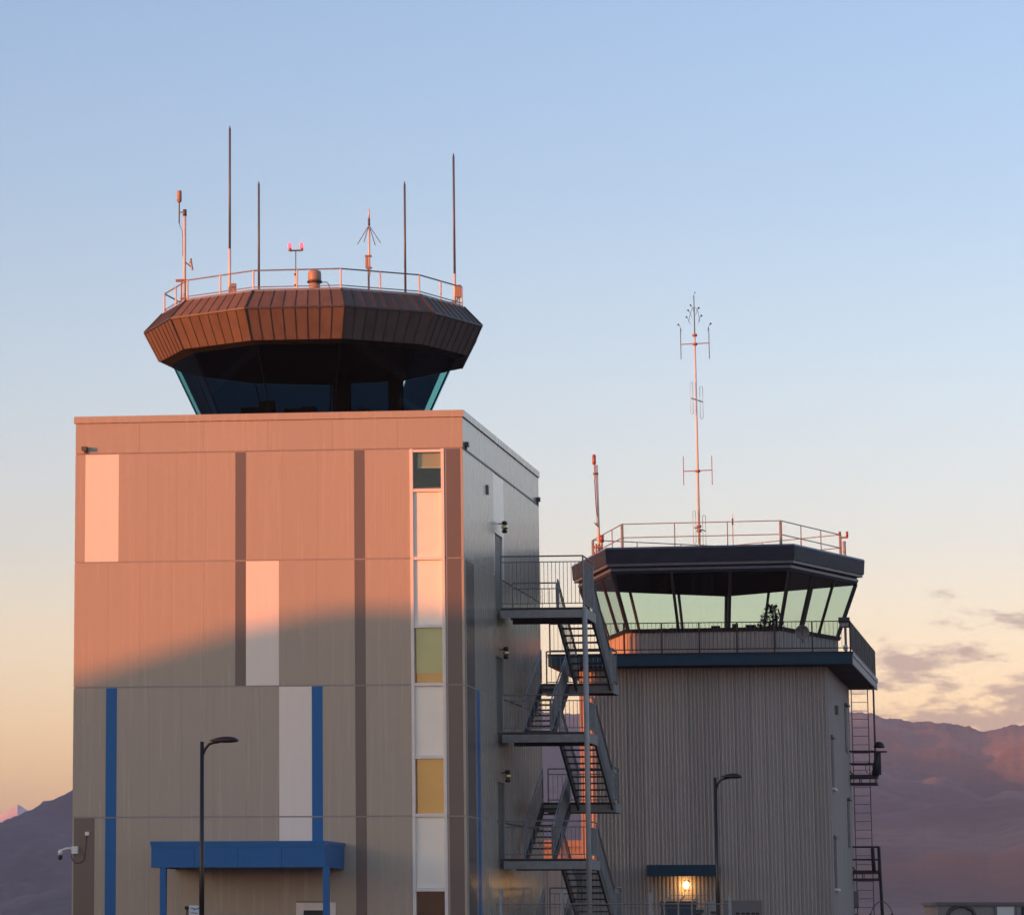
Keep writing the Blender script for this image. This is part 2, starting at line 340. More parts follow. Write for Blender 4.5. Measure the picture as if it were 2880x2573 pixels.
# arched hangar away to the left of the view; its roof throws the curved shadow over the tower front
def hangar():
    s = Vector((tow.x, tow.y, 0)).normalized(); w = Vector((-s.y, s.x, 0))
    if w.x < 0: w = -w
    Aw = T.o.dot(w); base = T.o + s * 100
    prof = [(-116, 0), (-116, 5.5), (-112, 9), (-104, 13.3), (-99.1, 16.6), (-96.5, 18.3), (-94.9, 19.05), (-93.1, 19.25), (-90, 18.9), (-84, 16.5), (-77, 11.5), (-74, 8), (-74, 0)]
    pt = lambda k, d: base + w * (prof[k][0] - Aw) + s * d + Vector((0, 0, prof[k][1]))
    t = thing('hangar', base + w * (-95 - Aw), 'arched grey steel hangar standing outside the picture on the left', 'hangar')
    n = len(prof); c = base + w * (-95 - Aw)
    vs = [pt(k, 0) for k in range(n)] + [pt(k, 34) for k in range(n)]
    for k in range(1, n - 2):
        mk('roof_sheet', [pt(k, 0), pt(k + 1, 0), pt(k + 1, 34), pt(k, 34)], [(0, 1, 2, 3)], M['hangar'], t)
    mk('side_wall', [pt(0, 0), pt(1, 0), pt(1, 34), pt(0, 34)], [(0, 1, 2, 3)], M['hangar'], t)
    mk('side_wall', [pt(n - 2, 0), pt(n - 1, 0), pt(n - 1, 34), pt(n - 2, 34)], [(0, 1, 2, 3)], M['hangar'], t)
    mk('end_wall', vs[:n], [tuple(range(n))], M['hangar'], t); mk('end_wall', vs[n:], [tuple(range(n))], M['hangar'], t)
hangar()

# ------------------------------------------------------------------ new control tower
TW = 11.0; TD = 14.9
ZL = [0.0, 4.82, 8.41, 11.91, 14.98]; ZT = 15.86; ZC = 16.05
CAB = T(-5.63, 7.45, 0); NS = 11; CANG = math.atan2(-UU.x, UU.y)   # outward normal of the front facet
NRM = Vector((UU.y, -UU.x, 0)); CANG = math.atan2(NRM.y, NRM.x)
tower = thing('control_tower', T(-5.5, 7, 0), 'tall new control tower with orange-lit grey panels and dark flared glass cab', 'control tower')
def modules(a0, a1, w=.93):
    n = max(1, round((a1 - a0) / w)); return [(a0 + (a1 - a0) * i / n, a0 + (a1 - a0) * (i + 1) / n) for i in range(n)]
def front(name, m, a0, a1, z0, z1, split=False):
    for x0, x1 in (modules(a0, a1) if split else [(a0, a1)]):
        g = .0012
        box(T, name, m, tower, x0 + g, x1 - g, 0.0, .07, z0 + .02, z1 - .02)
def side(name, m, b0, b1, z0, z1, split=False):
    for x0, x1 in (modules(b0, b1, 1.0) if split else [(b0, b1)]):
        g = .0012
        box(T, name, m, tower, -.07, 0.0, x0 + g, x1 - g, z0 + .02, z1 - .02)
G, WH, DK, BL = M['grey'], M['white'], M['dark'], M['blue']
WA0, WA1 = -1.49, -.53
core_a0 = -TW + .075
# inner walls behind the cladding (left, back and the backing with the window slot kept free)
box(T, 'inner_wall', M['core'], tower, -TW + .075, WA0 - .02, .075, .2, 0, ZT)
box(T, 'inner_wall', M['core'], tower, WA1 + .02, -.075, .075, .2, 0, ZT)
box(T, 'inner_wall', M['core'], tower, -.2, -.075, .2, TD - .1, 0, ZT)
box(T, 'rear_wall', G, tower, -TW, 0, TD - .1, TD, 0, ZT)
box(T, 'left_wall', G, tower, -TW, -TW + .07, .075, TD - .1, 0, ZT)
box(T, 'roof_deck', M['ceil'], tower, -TW + .08, -.08, .2, TD - .1, 15.86, 15.93)
rows = {
 3: [('corner', -TW, -10.93), ('g', -10.93, -10.71), ('w', -10.71, -9.75), ('g', -9.75, -6.42), ('d', -6.42, -6.12), ('g', -6.12, -3.06)],
 2: [('corner', -TW, -10.93), ('g', -10.93, -6.42), ('d', -6.42, -6.12), ('w', -6.12, -5.19), ('g', -5.19, -3.06)],
 1: [('corner', -TW, -10.93), ('g', -10.93, -10.07), ('b', -10.07, -9.76), ('g', -9.76, -5.19), ('w', -5.19, -4.275), ('b', -4.275, -3.97), ('g', -3.97, -3.06)],
 0: [('corner', -TW, -10.955), ('d', -10.955, -10.37), ('g', -10.37, -10.07), ('b', -10.07, -9.76), ('g', -9.76, -5.19), ('g2', -3.97, -3.06)]}
tail = [('d', -3.06, -2.76), ('g', -2.76, WA0), ('g', WA1, -.47), ('d', -.47, -.07), ('corner', -.07, 0)]
for s, segs in rows.items():
    for k, a0, a1 in segs + tail:
        z0, z1 = ZL[s], ZL[s + 1]
        if k == 'corner': front('corner_trim', G, a0, a1, z0, z1)
        elif k in ('g', 'g2'): front('wall_panel', G, a0, a1, z0, z1, True)
        elif k == 'w': front('white_panel', WH, a0, a1, z0, z1)
        elif k == 'd': front('dark_stripe_panel', DK, a0, a1, z0, z1)
        elif k == 'b': front('blue_stripe_panel', BL, a0, a1, z0, z1)
front('white_panel', WH, -5.19, -4.275, 3.95, ZL[1]); front('blue_stripe_panel', BL, -4.275, -3.97, 3.95, ZL[1])
front('wall_panel', G, -5.19, -4.72, 0, 3.95); front('wall_panel', G, -3.63 - .34, -3.97 + .001 + .0, 2.52, 2.53) if False else None
box(T, 'wall_panel', G, tower, -4.72, -3.97, 0, .07, 2.52, 3.93)
for zz in (ZL[1], ZL[2], ZL[3]):                                   # flashing strips on the storey lines
    box(T, 'joint_strip', M['trim'], tower, -TW + .07, WA0 - .02, .004, .074, zz - .019, zz + .019)
    box(T, 'joint_strip', M['trim'], tower, WA1 + .02, -.07, .004, .074, zz - .019, zz + .019)
box(T, 'joint_strip', M['trim'], tower, -TW + .02, -.02, .012, .074, ZL[4] - .019, ZL[4] + .019)
for x0, x1 in modules(-TW + .0, 0.0, 1.83):
    box(T, 'parapet_panel', G, tower, x0 + .002, x1 - .002, 0, .07, ZL[4] + .02, ZT - .01)
box(T, 'coping', G, tower, -TW - .04, .04, -.045, .30, ZT, ZC)
box(T, 'coping', G, tower, -.30, .04, .30, TD + .04, ZT, ZC)
box(T, 'coping', G, tower, -TW - .04, -TW + .3, .30, TD + .04, ZT, ZC)
box(T, 'coping', G, tower, -TW + .3, -.3, TD - .26, TD + .04, ZT, ZC)
# right-hand side wall
DB0, DB1 = 5.50, 7.50
for s in range(4):
    z0, z1 = ZL[s], ZL[s + 1]
    if s == 3: side('wall_panel', G, .0, DB0, z0, z1, True)
    else:
        side('wall_panel', G, .0, .34, z0, z1); side('dark_stripe_panel', DK, .34, 1.76, z0, z1)
        if s <= 1:
            side('wall_panel', G, 1.76, 1.95, z0, z1); side('blue_stripe_panel', BL, 1.95, 2.56, z0, z1); side('wall_panel', G, 2.56, DB0, z0, z1, True)
        else: side('wall_panel', G, 1.76, DB0, z0, z1, True)
    side('pale_door_panel', M['white'] if s == 3 else G, DB0, DB0 + .2, z0, z1); side('pale_door_panel', M['white'] if s == 3 else G, DB1 - .35, DB1, z0, z1)
    side('wall_panel', G, DB1, TD, z0, z1, True)
    if s < 3: box(T, 'joint_strip', M['trim'], tower, -.074, -.004, .0, DB0, z1 - .019, z1 + .019)
side('parapet_panel', G, 0.0, TD, ZL[4], ZT, True)
box(T, 'joint_strip', M['darkpipe'], tower, -.074, .012, .02, TD - .02, ZL[4] - .03, ZL[4] + .03)
ST_L = [11.0, 7.40, 3.78]
zs = [14.98] + ST_L
for i, zl in enumerate(ST_L):                                      # doors onto the stair landings
    ztop = zl + 2.18
    up = ZL[4] if i == 0 else ST_L[i - 1]
    d = box(T, 'door', M['door'], tower, -.10, -.045, DB0 + .22, DB1 - .37, zl, ztop)
    box(T, 'door_handle', M['galv'], d, -.045, .02, DB0 + .34, DB0 + .42, zl + 1.0, zl + 1.06)
    box(T, 'over_door_panel', WH if i == 0 else G, tower, -.07, 0, DB0 + .205, DB1 - .355, ztop + .01, up - .05)
box(T, 'over_door_panel', G, tower, -.07, 0, DB0 + .205, DB1 - .355, 0.02, 3.70)
box(T, 'vent_cover', M['boxgrey'], tower, .002, .05, 4.2, 4.4, 14.15, 14.42)
# window strip on the front
wz = [14.95, 13.81, 11.91, 10.03, 8.42, 6.43, 4.85, 2.83, .6]
strip = box(T, 'window_frame', M['frame'], tower, WA0, WA0 + .085, -.03, .12, .5, 14.97)
box(T, 'mullion', M['frame'], strip, WA1 - .085, WA1, -.03, .12, .5, 14.97)
for z in wz: box(T, 'mullion', M['frame'], strip, WA0 + .085, WA1 - .085, -.02, .12, z - (.045 if z != wz[0] else .07), z + (.04 if z != wz[0] else .0))
kinds = ['win', 'sp', 'sp', 'win', 'sp', 'win', 'sp', 'win']; blinds = {0: 'tanblind', 3: 'olive', 5: 'amber'}
for i, k in enumerate(kinds):
    z1, z0 = wz[i] - .05, wz[i + 1] + .045
    if k == 'sp': box(T, 'spandrel_panel', M['spandrel'], tower, WA0 + .087, WA1 - .087, .045, .10, z0, z1)
    else:
        pn = box(T, 'window_pane', M['wglass'], tower, WA0 + .087, WA1 - .087, .06, .075, z0, z1)
        box(T, 'window_room', M['room'], tower, WA0 - .5, WA1 + .3, .9, 1.0, z0 - .4, z1 + .3)
        box(T, 'window_ceiling', M['ceil'], tower, WA0 - .5, WA1 + .3, .21, .9, z1 + .1, z1 + .14)
        if i in blinds:
            dz = {0: .62, 3: .30, 5: .02}[i]
            box(T, 'roller_blind', M[blinds[i]], pn, WA0 + .12 + (.08 if i == 0 else 0), WA1 - .09, .14, .15, z0 + dz, z1)
            box(T, 'blind_hem', M['frame'] if i == 0 else M[blinds[i]], pn, WA0 + .12 + (.08 if i == 0 else 0), WA1 - .09, .13, .16, z0 + dz - .03, z0 + dz)
            if i == 3: box(T, 'lower_shade', M['amber'], pn, WA0 + .1, WA1 - .1, .30, .31, z0 - .05, z0 + .3)
            if i == 0: box(T, 'window_shelf', M['shed'], pn, WA0 + .1, WA1 - .09, .18, .5, z0, z0 + .05)
# entrance door
db = box(T, 'entrance_door_frame', M['frame'], tower, -4.72, -4.52, -.03, .1, 0, 2.49)
box(T, 'door_jamb', M['frame'], db, -3.82, -3.63, -.03, .1, 0, 2.49); box(T, 'door_head', M['frame'], db, -4.52, -3.82, -.03, .1, 2.28, 2.49)
box(T, 'entrance_door', M['black'], tower, -4.52, -3.82, .03, .09, 0, 2.28)

# ---- cab of the new tower
R1, Z1, R2, Z2, R3, Z3, R4, Z4, R5, Z5 = 4.62, 20.06, 5.16, 19.49, 4.70, 18.60, 4.34, 18.52, 3.42, 16.60
def cv(k, r, z, N=NS): # polygon corner k
    t = CANG + (k - .5) * 2 * math.pi / N
    return CAB + Vector((r * math.cos(t), r * math.sin(t), z))
def edge(k, r, z, t): return cv(k, r, z).lerp(cv(k + 1, r, z), t)
def strips(name, ra, za, rb, zb, ns, th=.03):
    for j in range(ns):
        for k in range(NS):
            t0, t1 = j / ns, (j + 1) / ns
            # built once on facet 0, then turned about the cab axis
            p = [edge(0, ra, za, t0), edge(0, ra, za, t1), edge(0, rb, zb, t1), edge(0, rb, zb, t0)]
            nrm = (p[1] - p[0]).cross(p[3] - p[0]).normalized()
            if nrm.dot(p[0] - CAB - Vector((0, 0, za))) < 0: nrm = -nrm
            vs = [q - nrm * th for q in p] + p
            # standing seam along the strip's right-hand edge
            e0, e1 = edge(0, ra, za, max(t1 - .036 / ns, 0)), edge(0, rb, zb, max(t1 - .036 / ns, 0))
            sv = [e0 + nrm * .001, p[1] + nrm * .001, p[2] + nrm * .001, e1 + nrm * .001]; vs2 = sv + [q + nrm * .016 for q in sv]
            mk(name, vs, BF, M['bronze'], tower, (name, j), rotz=k * 2 * math.pi / NS, centre=CAB + Vector((0, 0, za)))
            mk('standing_seam', vs2, BF, M['seam'], tower, (name, 'seam', j), rotz=k * 2 * math.pi / NS, centre=CAB + Vector((0, 0, za)))
strips('roof_strip', R1, Z1, R2, Z2, 8); strips('fascia_strip', R2 - .012, Z2 - .015, R3, Z3, 8)
for k in range(NS):
    p = [cv(k, R2 + .02, Z2 - .03), cv(k + 1, R2 + .02, Z2 - .03)]; q = [cv(k, R2 - .05, Z2 - .03), cv(k + 1, R2 - .05, Z2 - .03)]
    up = Vector((0, 0, .05)); hexa('rim_trim', M['seam'], tower, [p[0], p[1], q[1], q[0]], [p[0] + up, p[1] + up, q[1] + up, q[0] + up])
    tube('hip_trim', M['seam'], tower, cv(k, R1, Z1 + .01), cv(k, R2 + .01, Z2), .035, 6)
    tube('hip_trim', M['seam'], tower, cv(k, R2 + .01, Z2), cv(k, R3, Z3), .03, 6)
    p = [edge(k, R3, Z3, 0), edge(k, R3, Z3, 1), edge(k, R4, Z4, 1), edge(k, R4, Z4, 0)]
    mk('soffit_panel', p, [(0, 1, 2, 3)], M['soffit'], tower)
    g = mk('cab_pane', [edge(k, R4, Z4, .012), edge(k, R4, Z4, .988), edge(k, R5, Z5, .988), edge(k, R5, Z5, .012)], [(0, 1, 2, 3)], M['cglass'], tower)
    tube('cab_mullion', M['ceil'], tower, cv(k, R4 - .05, Z4), cv(k, R5 - .05, Z5), .022, 6)
    if k in (4, 5, 6, 7, 8):                                       # roller shades on the far side
        z1, r1, z0, r0 = 18.50, 4.315, Z5 + .01, 3.39
        a, b = {8: (0, .70), 4: (.20, .955)}.get(k, (0, 1))
        mk('sun_shade', [edge(k, r1, z1, a), edge(k, r1, z1, b), edge(k, r0, z0, b), edge(k, r0, z0, a)], [(0, 1, 2, 3)], M['shade'], tower)
    hexa('cab_sill', M['bronze'], tower, [cv(k, R5 + .02, 15.6), cv(k + 1, R5 + .02, 15.6), cv(k + 1, R5 - .2, 15.6), cv(k, R5 - .2, 15.6)],
         [cv(k, R5 + .04, Z5), cv(k + 1, R5 + .04, Z5), cv(k + 1, R5 - .2, Z5), cv(k, R5 - .2, Z5)])
prism('cab_ceiling', M['ceil'], tower, [cv(k, R4 - .03, 0) for k in range(NS)], Z4 - .02, Z4 + .1)
prism('cab_floor', M['ceil'], tower, [cv(k, R5 - .25, 0) for k in range(NS)], 16.2, 16.3)
prism('roof_slab', M['seam'], tower, [cv(k, R1 - .02, 0) for k in range(NS)], Z1 - .3, Z1 - .02)
ring('roof_gutter', M['trim'], tower, [cv(k, R1 + .01, Z1) for k in range(NS)], [cv(k, R1 - .05, Z1 + .07) for k in range(NS)])
box(T, 'cab_column', M['ceil'], tower, -5.45, -4.95, 9.2, 9.6, 16.3, Z4); box(T, 'cab_column', M['ceil'], tower, -3.7, -3.3, 9.0, 9.4, 16.3, Z4)
for a, b, w, h in ((-7.5, 5.6, .9, .95), (-6.9, 5.3, .45, 1.1), (-6.1, 5.2, .5, .85), (-5.6, 5.25, .4, .9), (-4.4, 5.5, .35, .8), (-4.0, 5.6, .3, .85)):
    box(T, 'console_screen', M['ceil'], tower, a, a + w, b, b + .3, 16.3, 16.05 + h)
# roof railing
rl = holder('roof_railing', tower, CAB + Vector((0, 0, Z1)))
RR = 4.56
for k in range(NS):
    for t in (0, .5):
        p = edge(k, RR, Z1, t); tube('post', M['whitepipe'], rl, p, p + Vector((0, 0, .62)), .028, 6)
    for h, r in ((.62, .022), (.13, .016)): tube('rail', M['galv'], rl, cv(k, RR, Z1 + h), cv(k + 1, RR, Z1 + h), r, 6)

# ------------------------------------------------------------------ things on the new tower's roof
def roofpt(x, d):  # point over the cab roof: pixel column x, d metres behind the cab axis
    P = CAB + VV * d; a, _ = onplane(P, UU, x, 800); return P + UU * a
def roofz(x, y, d): return onplane(CAB + VV * d, UU, x, y)[1]
def whip(x, ytop, d, ymount, label):
    b = roofpt(x, d); zt = roofz(x, ytop, d); zm = roofz(x, ymount, d)
    t = thing('whip_antenna', b + Vector((0, 0, Z1)), label, 'antenna', 'whip antennas on the new tower roof')
    if ymount < 815:
        tube('mount_pipe', M['whitepipe'], t, b + Vector((0, 0, Z1 - .02)), b + Vector((0, 0, zm)), .042, 8)
        box(Frame(b, UU, VV, 'I'), 'junction_box', M['tan'], t, .05, .19, -.08, .06, Z1 + .25, Z1 + .62)
    else: tube('mount_pipe', M['darkpipe'], t, b + Vector((0, 0, Z1 - .02)), b + Vector((0, 0, zm)), .05, 8)
    tube('rod', M['fibre'], t, b + Vector((0, 0, zm)), b + Vector((0, 0, zt - .12)), .036, 8, .033)
    tube('tip', M['darkpipe'], t, b + Vector((0, 0, zt - .12)), b + Vector((0, 0, zt)), .033, 8, .008)
whip(646, 354, -2.2, 700, 'tallest grey whip antenna, left side of the new tower roof')
whip(728, 510, 2.5, 830, 'shorter grey whip antenna between the tallest whip and the red lamps')
whip(1140, 510, 2.5, 830, 'shorter grey whip antenna right of the spoked antenna')
whip(1279, 431, -1.0, 770, 'tall grey whip antenna at the right edge of the new tower roof')
# sensor mast, left
d = -.6; b = roofpt(519, d); rz = lambda y: roofz(519, y, d)
t = thing('sensor_mast', b + Vector((0, 0, Z1)), 'white mast with brown capsule sensor at the left edge of the roof', 'mast')
I = Frame(b, UU, VV, 'I')
tube('mast_pole', M['whitepipe'], t, b + Vector((0, 0, 19.9)), I(0, 0, rz(592)), .045, 10)
tube('clamp', M['darkpipe'], t, I(0, 0, rz(608)), I(0, 0, rz(590)), .06, 8)
tube('cross_arm', M['tan'], t, I(-.17, 0, rz(597)), I(.02, 0, rz(597)), .022, 6)
tube('stem', M['darkpipe'], t, I(-.17, 0, rz(628)), I(-.17, 0, rz(570)), .02, 6)
lathe('capsule', M['tan'], t, I(-.17, 0, rz(570)), [(.03, 0), (.075, .04), (.075, .33), (.06, .37), (.02, .38)], 10)
path('cable', M['darkpipe'], t, [I(-.17, 0, rz(628)), I(-.13, 0, rz(640)), I(-.07, 0, rz(650)), I(-.06, .0, rz(690)), I(-.055, 0, rz(720))], .01, 5)
tube('side_arm', M['darkpipe'], t, I(.03, 0, rz(738)), I(.26, 0, rz(756)), .02, 6)
tube('element', M['tan'], t, I(.18, 0, rz(728)), I(.24, 0, rz(760)), .035, 6); tube('element', M['fibre'], t, I(.2, 0, rz(728)), I(.17, 0, rz(742)), .03, 6)
box(I, 'bracket_plate', M['redpaint'], t, -.26, .08, -.06, .06, rz(792), rz(786))
for s in (-.11, .07): box(I, 'bracket_leg', M['redpaint'], t, s, s + .035, -.02, .02, 19.7, rz(788))
box(I, 'bracket_plate', M['redpaint'], t, -.12, .12, -.05, .05, rz(842), rz(837))
# twin red obstruction lamps
d = .5; b = roofpt(832, d); I = Frame(b, UU, VV, 'I'); rz = lambda y: roofz(832, y, d)
t = thing('obstruction_light', b + Vector((0, 0, Z1)), 'twin glowing red warning lamps on a T-shaped stem', 'warning light')
tube('stem', M['whitepipe'], t, I(0, 0, Z1), I(0, 0, rz(765)), .03, 8); tube('stem', M['darkpipe'], t, I(0, 0, rz(765)), I(0, 0, rz(706)), .014, 6)
for yy in (775, 806): tube('collar', M['darkpipe'], t, I(0, 0, rz(yy)), I(0, 0, rz(yy - 6)), .05, 8)
box(I, 'cross_bar', M['darkpipe'], t, -.19, .19, -.02, .02, rz(707), rz(703))
for s in (-.18, .18):
    tube('lamp_base', M['tan'], t, I(s, 0, rz(706)), I(s, 0, rz(698)), .05, 8)
    lathe('lamp_globe', M['redlamp'], t, I(s, 0, rz(698)), [(.045, 0), (.062, .04), (.062, .10), (.045, .15), (.015, .17)], 10)
# beacon housing
d = -2.3; b = roofpt(885, d); rz = lambda y: roofz(885, y, d)
t = thing('rotating_beacon', b + Vector((0, 0, Z1)), 'tan drum beacon with dark band behind the front rail', 'beacon')
bz = rz(817) - .02; lathe('base', M['darkpipe'], t, b + Vector((0, 0, Z1 - .02)), [(.13, 0), (.16, bz - Z1 + .06)], 14)
lathe('lower_drum', M['tan'], t, b + Vector((0, 0, bz + .04)), [(.155, 0), (.165, .05), (.165, .2)], 18)
lathe('band', M['seam'], t, b + Vector((0, 0, bz + .24)), [(.17, 0), (.225, .01), (.225, .06), (.19, .065)], 18)
lathe('dome', M['tan'], t, b + Vector((0, 0, bz + .30)), [(.195, 0), (.2, .05), (.195, .24), (.18, .29), (.12, .32)], 18)
path('cable', M['darkpipe'], t, [b + UU * .2 + Vector((0, 0, bz + .26)), b + UU * .36 + Vector((0, 0, bz + .26)), b + UU * .43 + Vector((0, 0, bz + .18)), b + UU * .46 + Vector((0, 0, Z1))], .014, 5)
# spoked ground-plane antenna
d = -1.6; b = roofpt(1037, d); I = Frame(b, UU, VV, 'I'); rz = lambda y: roofz(1037, y, d)
t = thing('ground_plane_antenna', b + Vector((0, 0, Z1)), 'white stub antenna with four drooping spokes on a bracketed pole', 'antenna')
tube('mount_pipe', M['darkpipe'], t, I(0, 0, Z1 - .1), I(0, 0, rz(752)), .03, 8); tube('pole', M['whitepipe'], t, I(.02, 0, rz(775)), I(.02, 0, rz(636)), .033, 8)
tube('insulator', M['darkpipe'], t, I(.02, 0, rz(636)), I(.02, 0, rz(615)), .034, 8); tube('tip', M['whitepipe'], t, I(.02, 0, rz(615)), I(.02, 0, rz(588)), .028, 8, .02)
for dx, dy in ((-.36, .05), (.36, -.08), (-.1, -.3), (.13, .3)): tube('spoke', M['darkpipe'], t, I(.02, 0, rz(634)), I(.02 + dx, dy, rz(686)), .012, 5)
box(I, 'bracket', M['redpaint'], t, -.1, .09, -.05, .05, rz(723), rz(718)); box(I, 'bracket', M['redpaint'], t, -.08, .09, -.05, .05, rz(756), rz(751))
box(I, 'bracket', M['tan'], t, -.09, -.02, -.04, .04, rz(752), rz(723))

# ------------------------------------------------------------------ small things fixed to the new tower
def globe_light(b, z, label):
    p = T(0, b, z); I = Frame(p, UU, VV, 'I')
    t = thing('wall_globe_light', p, label, 'wall light', 'globe lights beside the stair doors')
    lathe('cap', M['black'], t, I(.17, 0, .05), [(.03, .0), (.095, .02), (.07, .09), (.03, .11)], 12)
    lathe('globe', M['brass'], t, I(.17, 0, -.12), [(.02, 0), (.075, .03), (.10, .09), (.085, .15), (.06, .17)], 14)
    lathe('shield', M['black'], t, I(.17, 0, -.20), [(.05, 0), (.085, .04), (.08, .08)], 12); tube('arm', M['black'], t, I(0, 0, .08), I(.16, 0, .08), .02, 6)
globe_light(6.5, 13.45, 'brass globe lamp above the topmost stair door'); globe_light(6.45, 9.75, 'brass globe lamp above the middle stair door'); globe_light(6.5, 6.18, 'brass globe lamp above the lowest stair door in view')
def dome_cam():
    p = T(-10.9, 0, 3.93); I = Frame(p, UU, VV, 'I')
    t = thing('security_camera', p, 'white dome security camera on an arm at the tower\'s left corner', 'camera')
    box(I, 'mount_box', M['frame'], t, -.08, .09, -.14, -.005, -.10, .10)
    path('arm', M['frame'], t, [I(-.06, -.08, .05), I(-.25, -.08, .04), I(-.36, -.08, -.0), I(-.40, -.08, -.05)], .032, 8)
    lathe('dome_body', M['frame'], t, I(-.41, -.08, -.14), [(.065, 0), (.07, .08), (.05, .14), (.02, .16)], 12)
    lathe('dome_lens', M['black'], t, I(-.41, -.08, -.27), [(.02, 0), (.055, .03), (.065, .13)], 12)
    path('cable', M['darkpipe'], t, [I(-.1, -.03, -.08), I(-.12, -.03, -.2), I(-.02, -.03, -.34), I(.12, -.02, -.36), I(.24, -.02, -.25), I(.29, -.02, .1), I(.30, -.02, .42)], .014, 5)
    box(I, 'sensor_box', M['frame'], t, .28, .39, -.08, -.004, .40, .50)
dome_cam()
def bullet(p, du, label):
    I = Frame(p, UU, VV, 'I'); t = thing('bullet_camera', p, label, 'camera', 'small dark cameras under the parapet')
    box(I, 'housing', M['darkpipe'], t, -.07, .07, -.2, .0, -.05, .06) if du == 0 else box(I, 'housing', M['darkpipe'], t, .0, .11, -.09, .09, -.06, .07)
    box(I, 'bracket', M['darkpipe'], t, -.03, .03, -.06, -.003, -.12, -.05) if du == 0 else box(I, 'bracket', M['darkpipe'], t, .003, .06, -.04, .04, -.14, -.07)
bullet(T(-10.71, 0, 15.12), 0, 'small dark camera on the lit front parapet, top left corner')
bullet(T(0, .4, 15.12), 1, 'small dark camera at the front corner of the shaded side parapet'); bullet(T(0, 14.5, 15.12), 1, 'small dark camera at the far end of the shaded side parapet')
# entrance canopy
c = thing('entrance_canopy', T(-5.8, -1.3, 0), 'blue metal entrance canopy on two posts at the tower foot', 'canopy')
CD = -2.72; PB = T(0, CD, 0)
ca0, cz1 = onplane(PB, UU, 425, 2365); ca1, _ = onplane(PB, UU, 914, 2362); cz0 = onplane(PB, UU, 700, 2438)[1]
for x0, x1 in modules(ca0, ca1, 1.25): box(T, 'front_fascia', M['blue'], c, x0 + .004, x1 - .004, CD, CD + .05, cz0, cz1 - .10)
box(T, 'gutter', M['blue'], c, ca0 - .01, ca1 + .01, CD - .012, CD - .001, cz1 - .16, cz1 - .10); box(T, 'side_fascia', M['blue'], c, ca1 - .05, ca1 - .0, CD + .051, -.002, cz0, cz1 - .10)
box(T, 'side_fascia', M['blue'], c, ca0, ca0 + .05, CD + .051, -.002, cz0, cz1 - .10); box(T, 'edge_trim', M['blue'], c, ca0 - .02, ca1 + .02, CD - .02, -.002, cz1 - .10, cz1)
box(T, 'soffit', M['beige'], c, ca0 + .05, ca1 - .05, CD + .05, -.003, cz0 + .05, cz0 + .08)
for x in (457, 916):
    a = onplane(PB, UU, x, 2500)[0]; box(T, 'post', M['blue'], c, a - .08, a + .08, CD + .02, CD + .18, 0, cz0 + .04)
# small sign board under the canopy
P = T(0, -3.0, 0); a0 = onplane(P, UU, 532, 2546)[0]; a1 = onplane(P, UU, 562, 2546)[0]; zt = onplane(P, UU, 545, 2545)[1]
s = thing('notice_board', T((a0 + a1) / 2, -3, 0), 'small white notice board with blue script behind the left lamp post', 'sign')
box(T, 'post', M['darkpipe'], s, a0 - .09, a0 - .03, -3.0, -2.94, 0, zt - .02); box(T, 'board', M['sign'], s, a0, a1 + .1, -3.03, -3.0, zt - .9, zt)
for i, (x, z, l) in enumerate(((.05, .07, .13), (.12, .12, .16), (.06, .19, .18), (.2, .10, .08))):
    tube('mark', M['signblue'], s, T(a0 + x, -3.036, zt - z), T(a0 + x + l, -3.036, zt - z + (.04 if i % 2 else -.02)), .012, 5)
tube('knob', M['black'], s, T(a0 - .06, -3.02, zt - .1), T(a0 - .06, -3.02, zt - .02), .06, 8)

# ------------------------------------------------------------------ outside stair
st = thing('outdoor_stair', T(1.3, 9, 0), 'galvanised steel escape stair zigzagging between the two towers', 'stair')
SB0, SB1, SB2, SB3 = 5.9, 8.2, 12.1, 13.4; SA0, SAm0, SAm1, SA1 = .12, 1.25, 1.45, 2.55
GV, GD = M['galv'], M['galvd']
tube('column', M['pole'], st, T(SA1 + .02, SB0 - .04, 0), T(SA1 + .02, SB0 - .04, ST_L[0] + .0), .075, 12)
def guard(parent, p0, p1, h, sp=.13, mid=True, post=True):
    p0, p1 = Vector(p0), Vector(p1); g = holder('guard', parent, p0); up = Vector((0, 0, 1)); L = (p1 - p0).length
    tube('top_rail', GV, g, p0 + up * h, p1 + up * h, .024, 6)
    if mid: tube('mid_rail', GV, g, p0 + up * (h - .17), p1 + up * (h - .17), .016, 6)
    tube('bottom_rail', GV, g, p0 + up * .12, p1 + up * .12, .016, 6)
    n = max(1, int(L / sp))
    for i in range(n + 1):
        q = p0.lerp(p1, i / n); big = i in (0, n)
        tube('post' if big else 'baluster', GV, g, q + up * (0 if big else .12), q + up * (h if big else h - (.17 if mid else 0)), .024 if big else .0085, 6 if big else 4)
def landing(z, a0, a1, b0, b1):
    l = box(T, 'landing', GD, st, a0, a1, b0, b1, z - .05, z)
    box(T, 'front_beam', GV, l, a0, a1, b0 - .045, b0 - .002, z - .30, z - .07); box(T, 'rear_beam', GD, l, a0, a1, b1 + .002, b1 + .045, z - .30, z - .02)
    box(T, 'side_beam', GV, l, a1 + .002, a1 + .047, b0 - .045, b1 + .045, z - .30, z - .02)
    for i in range(3):
        bb = b0 + (b1 - b0) * (i + .5) / 3; box(T, 'joist', GD, l, a0, a1, bb, bb + .06, z - .20, z - .052)
    return l
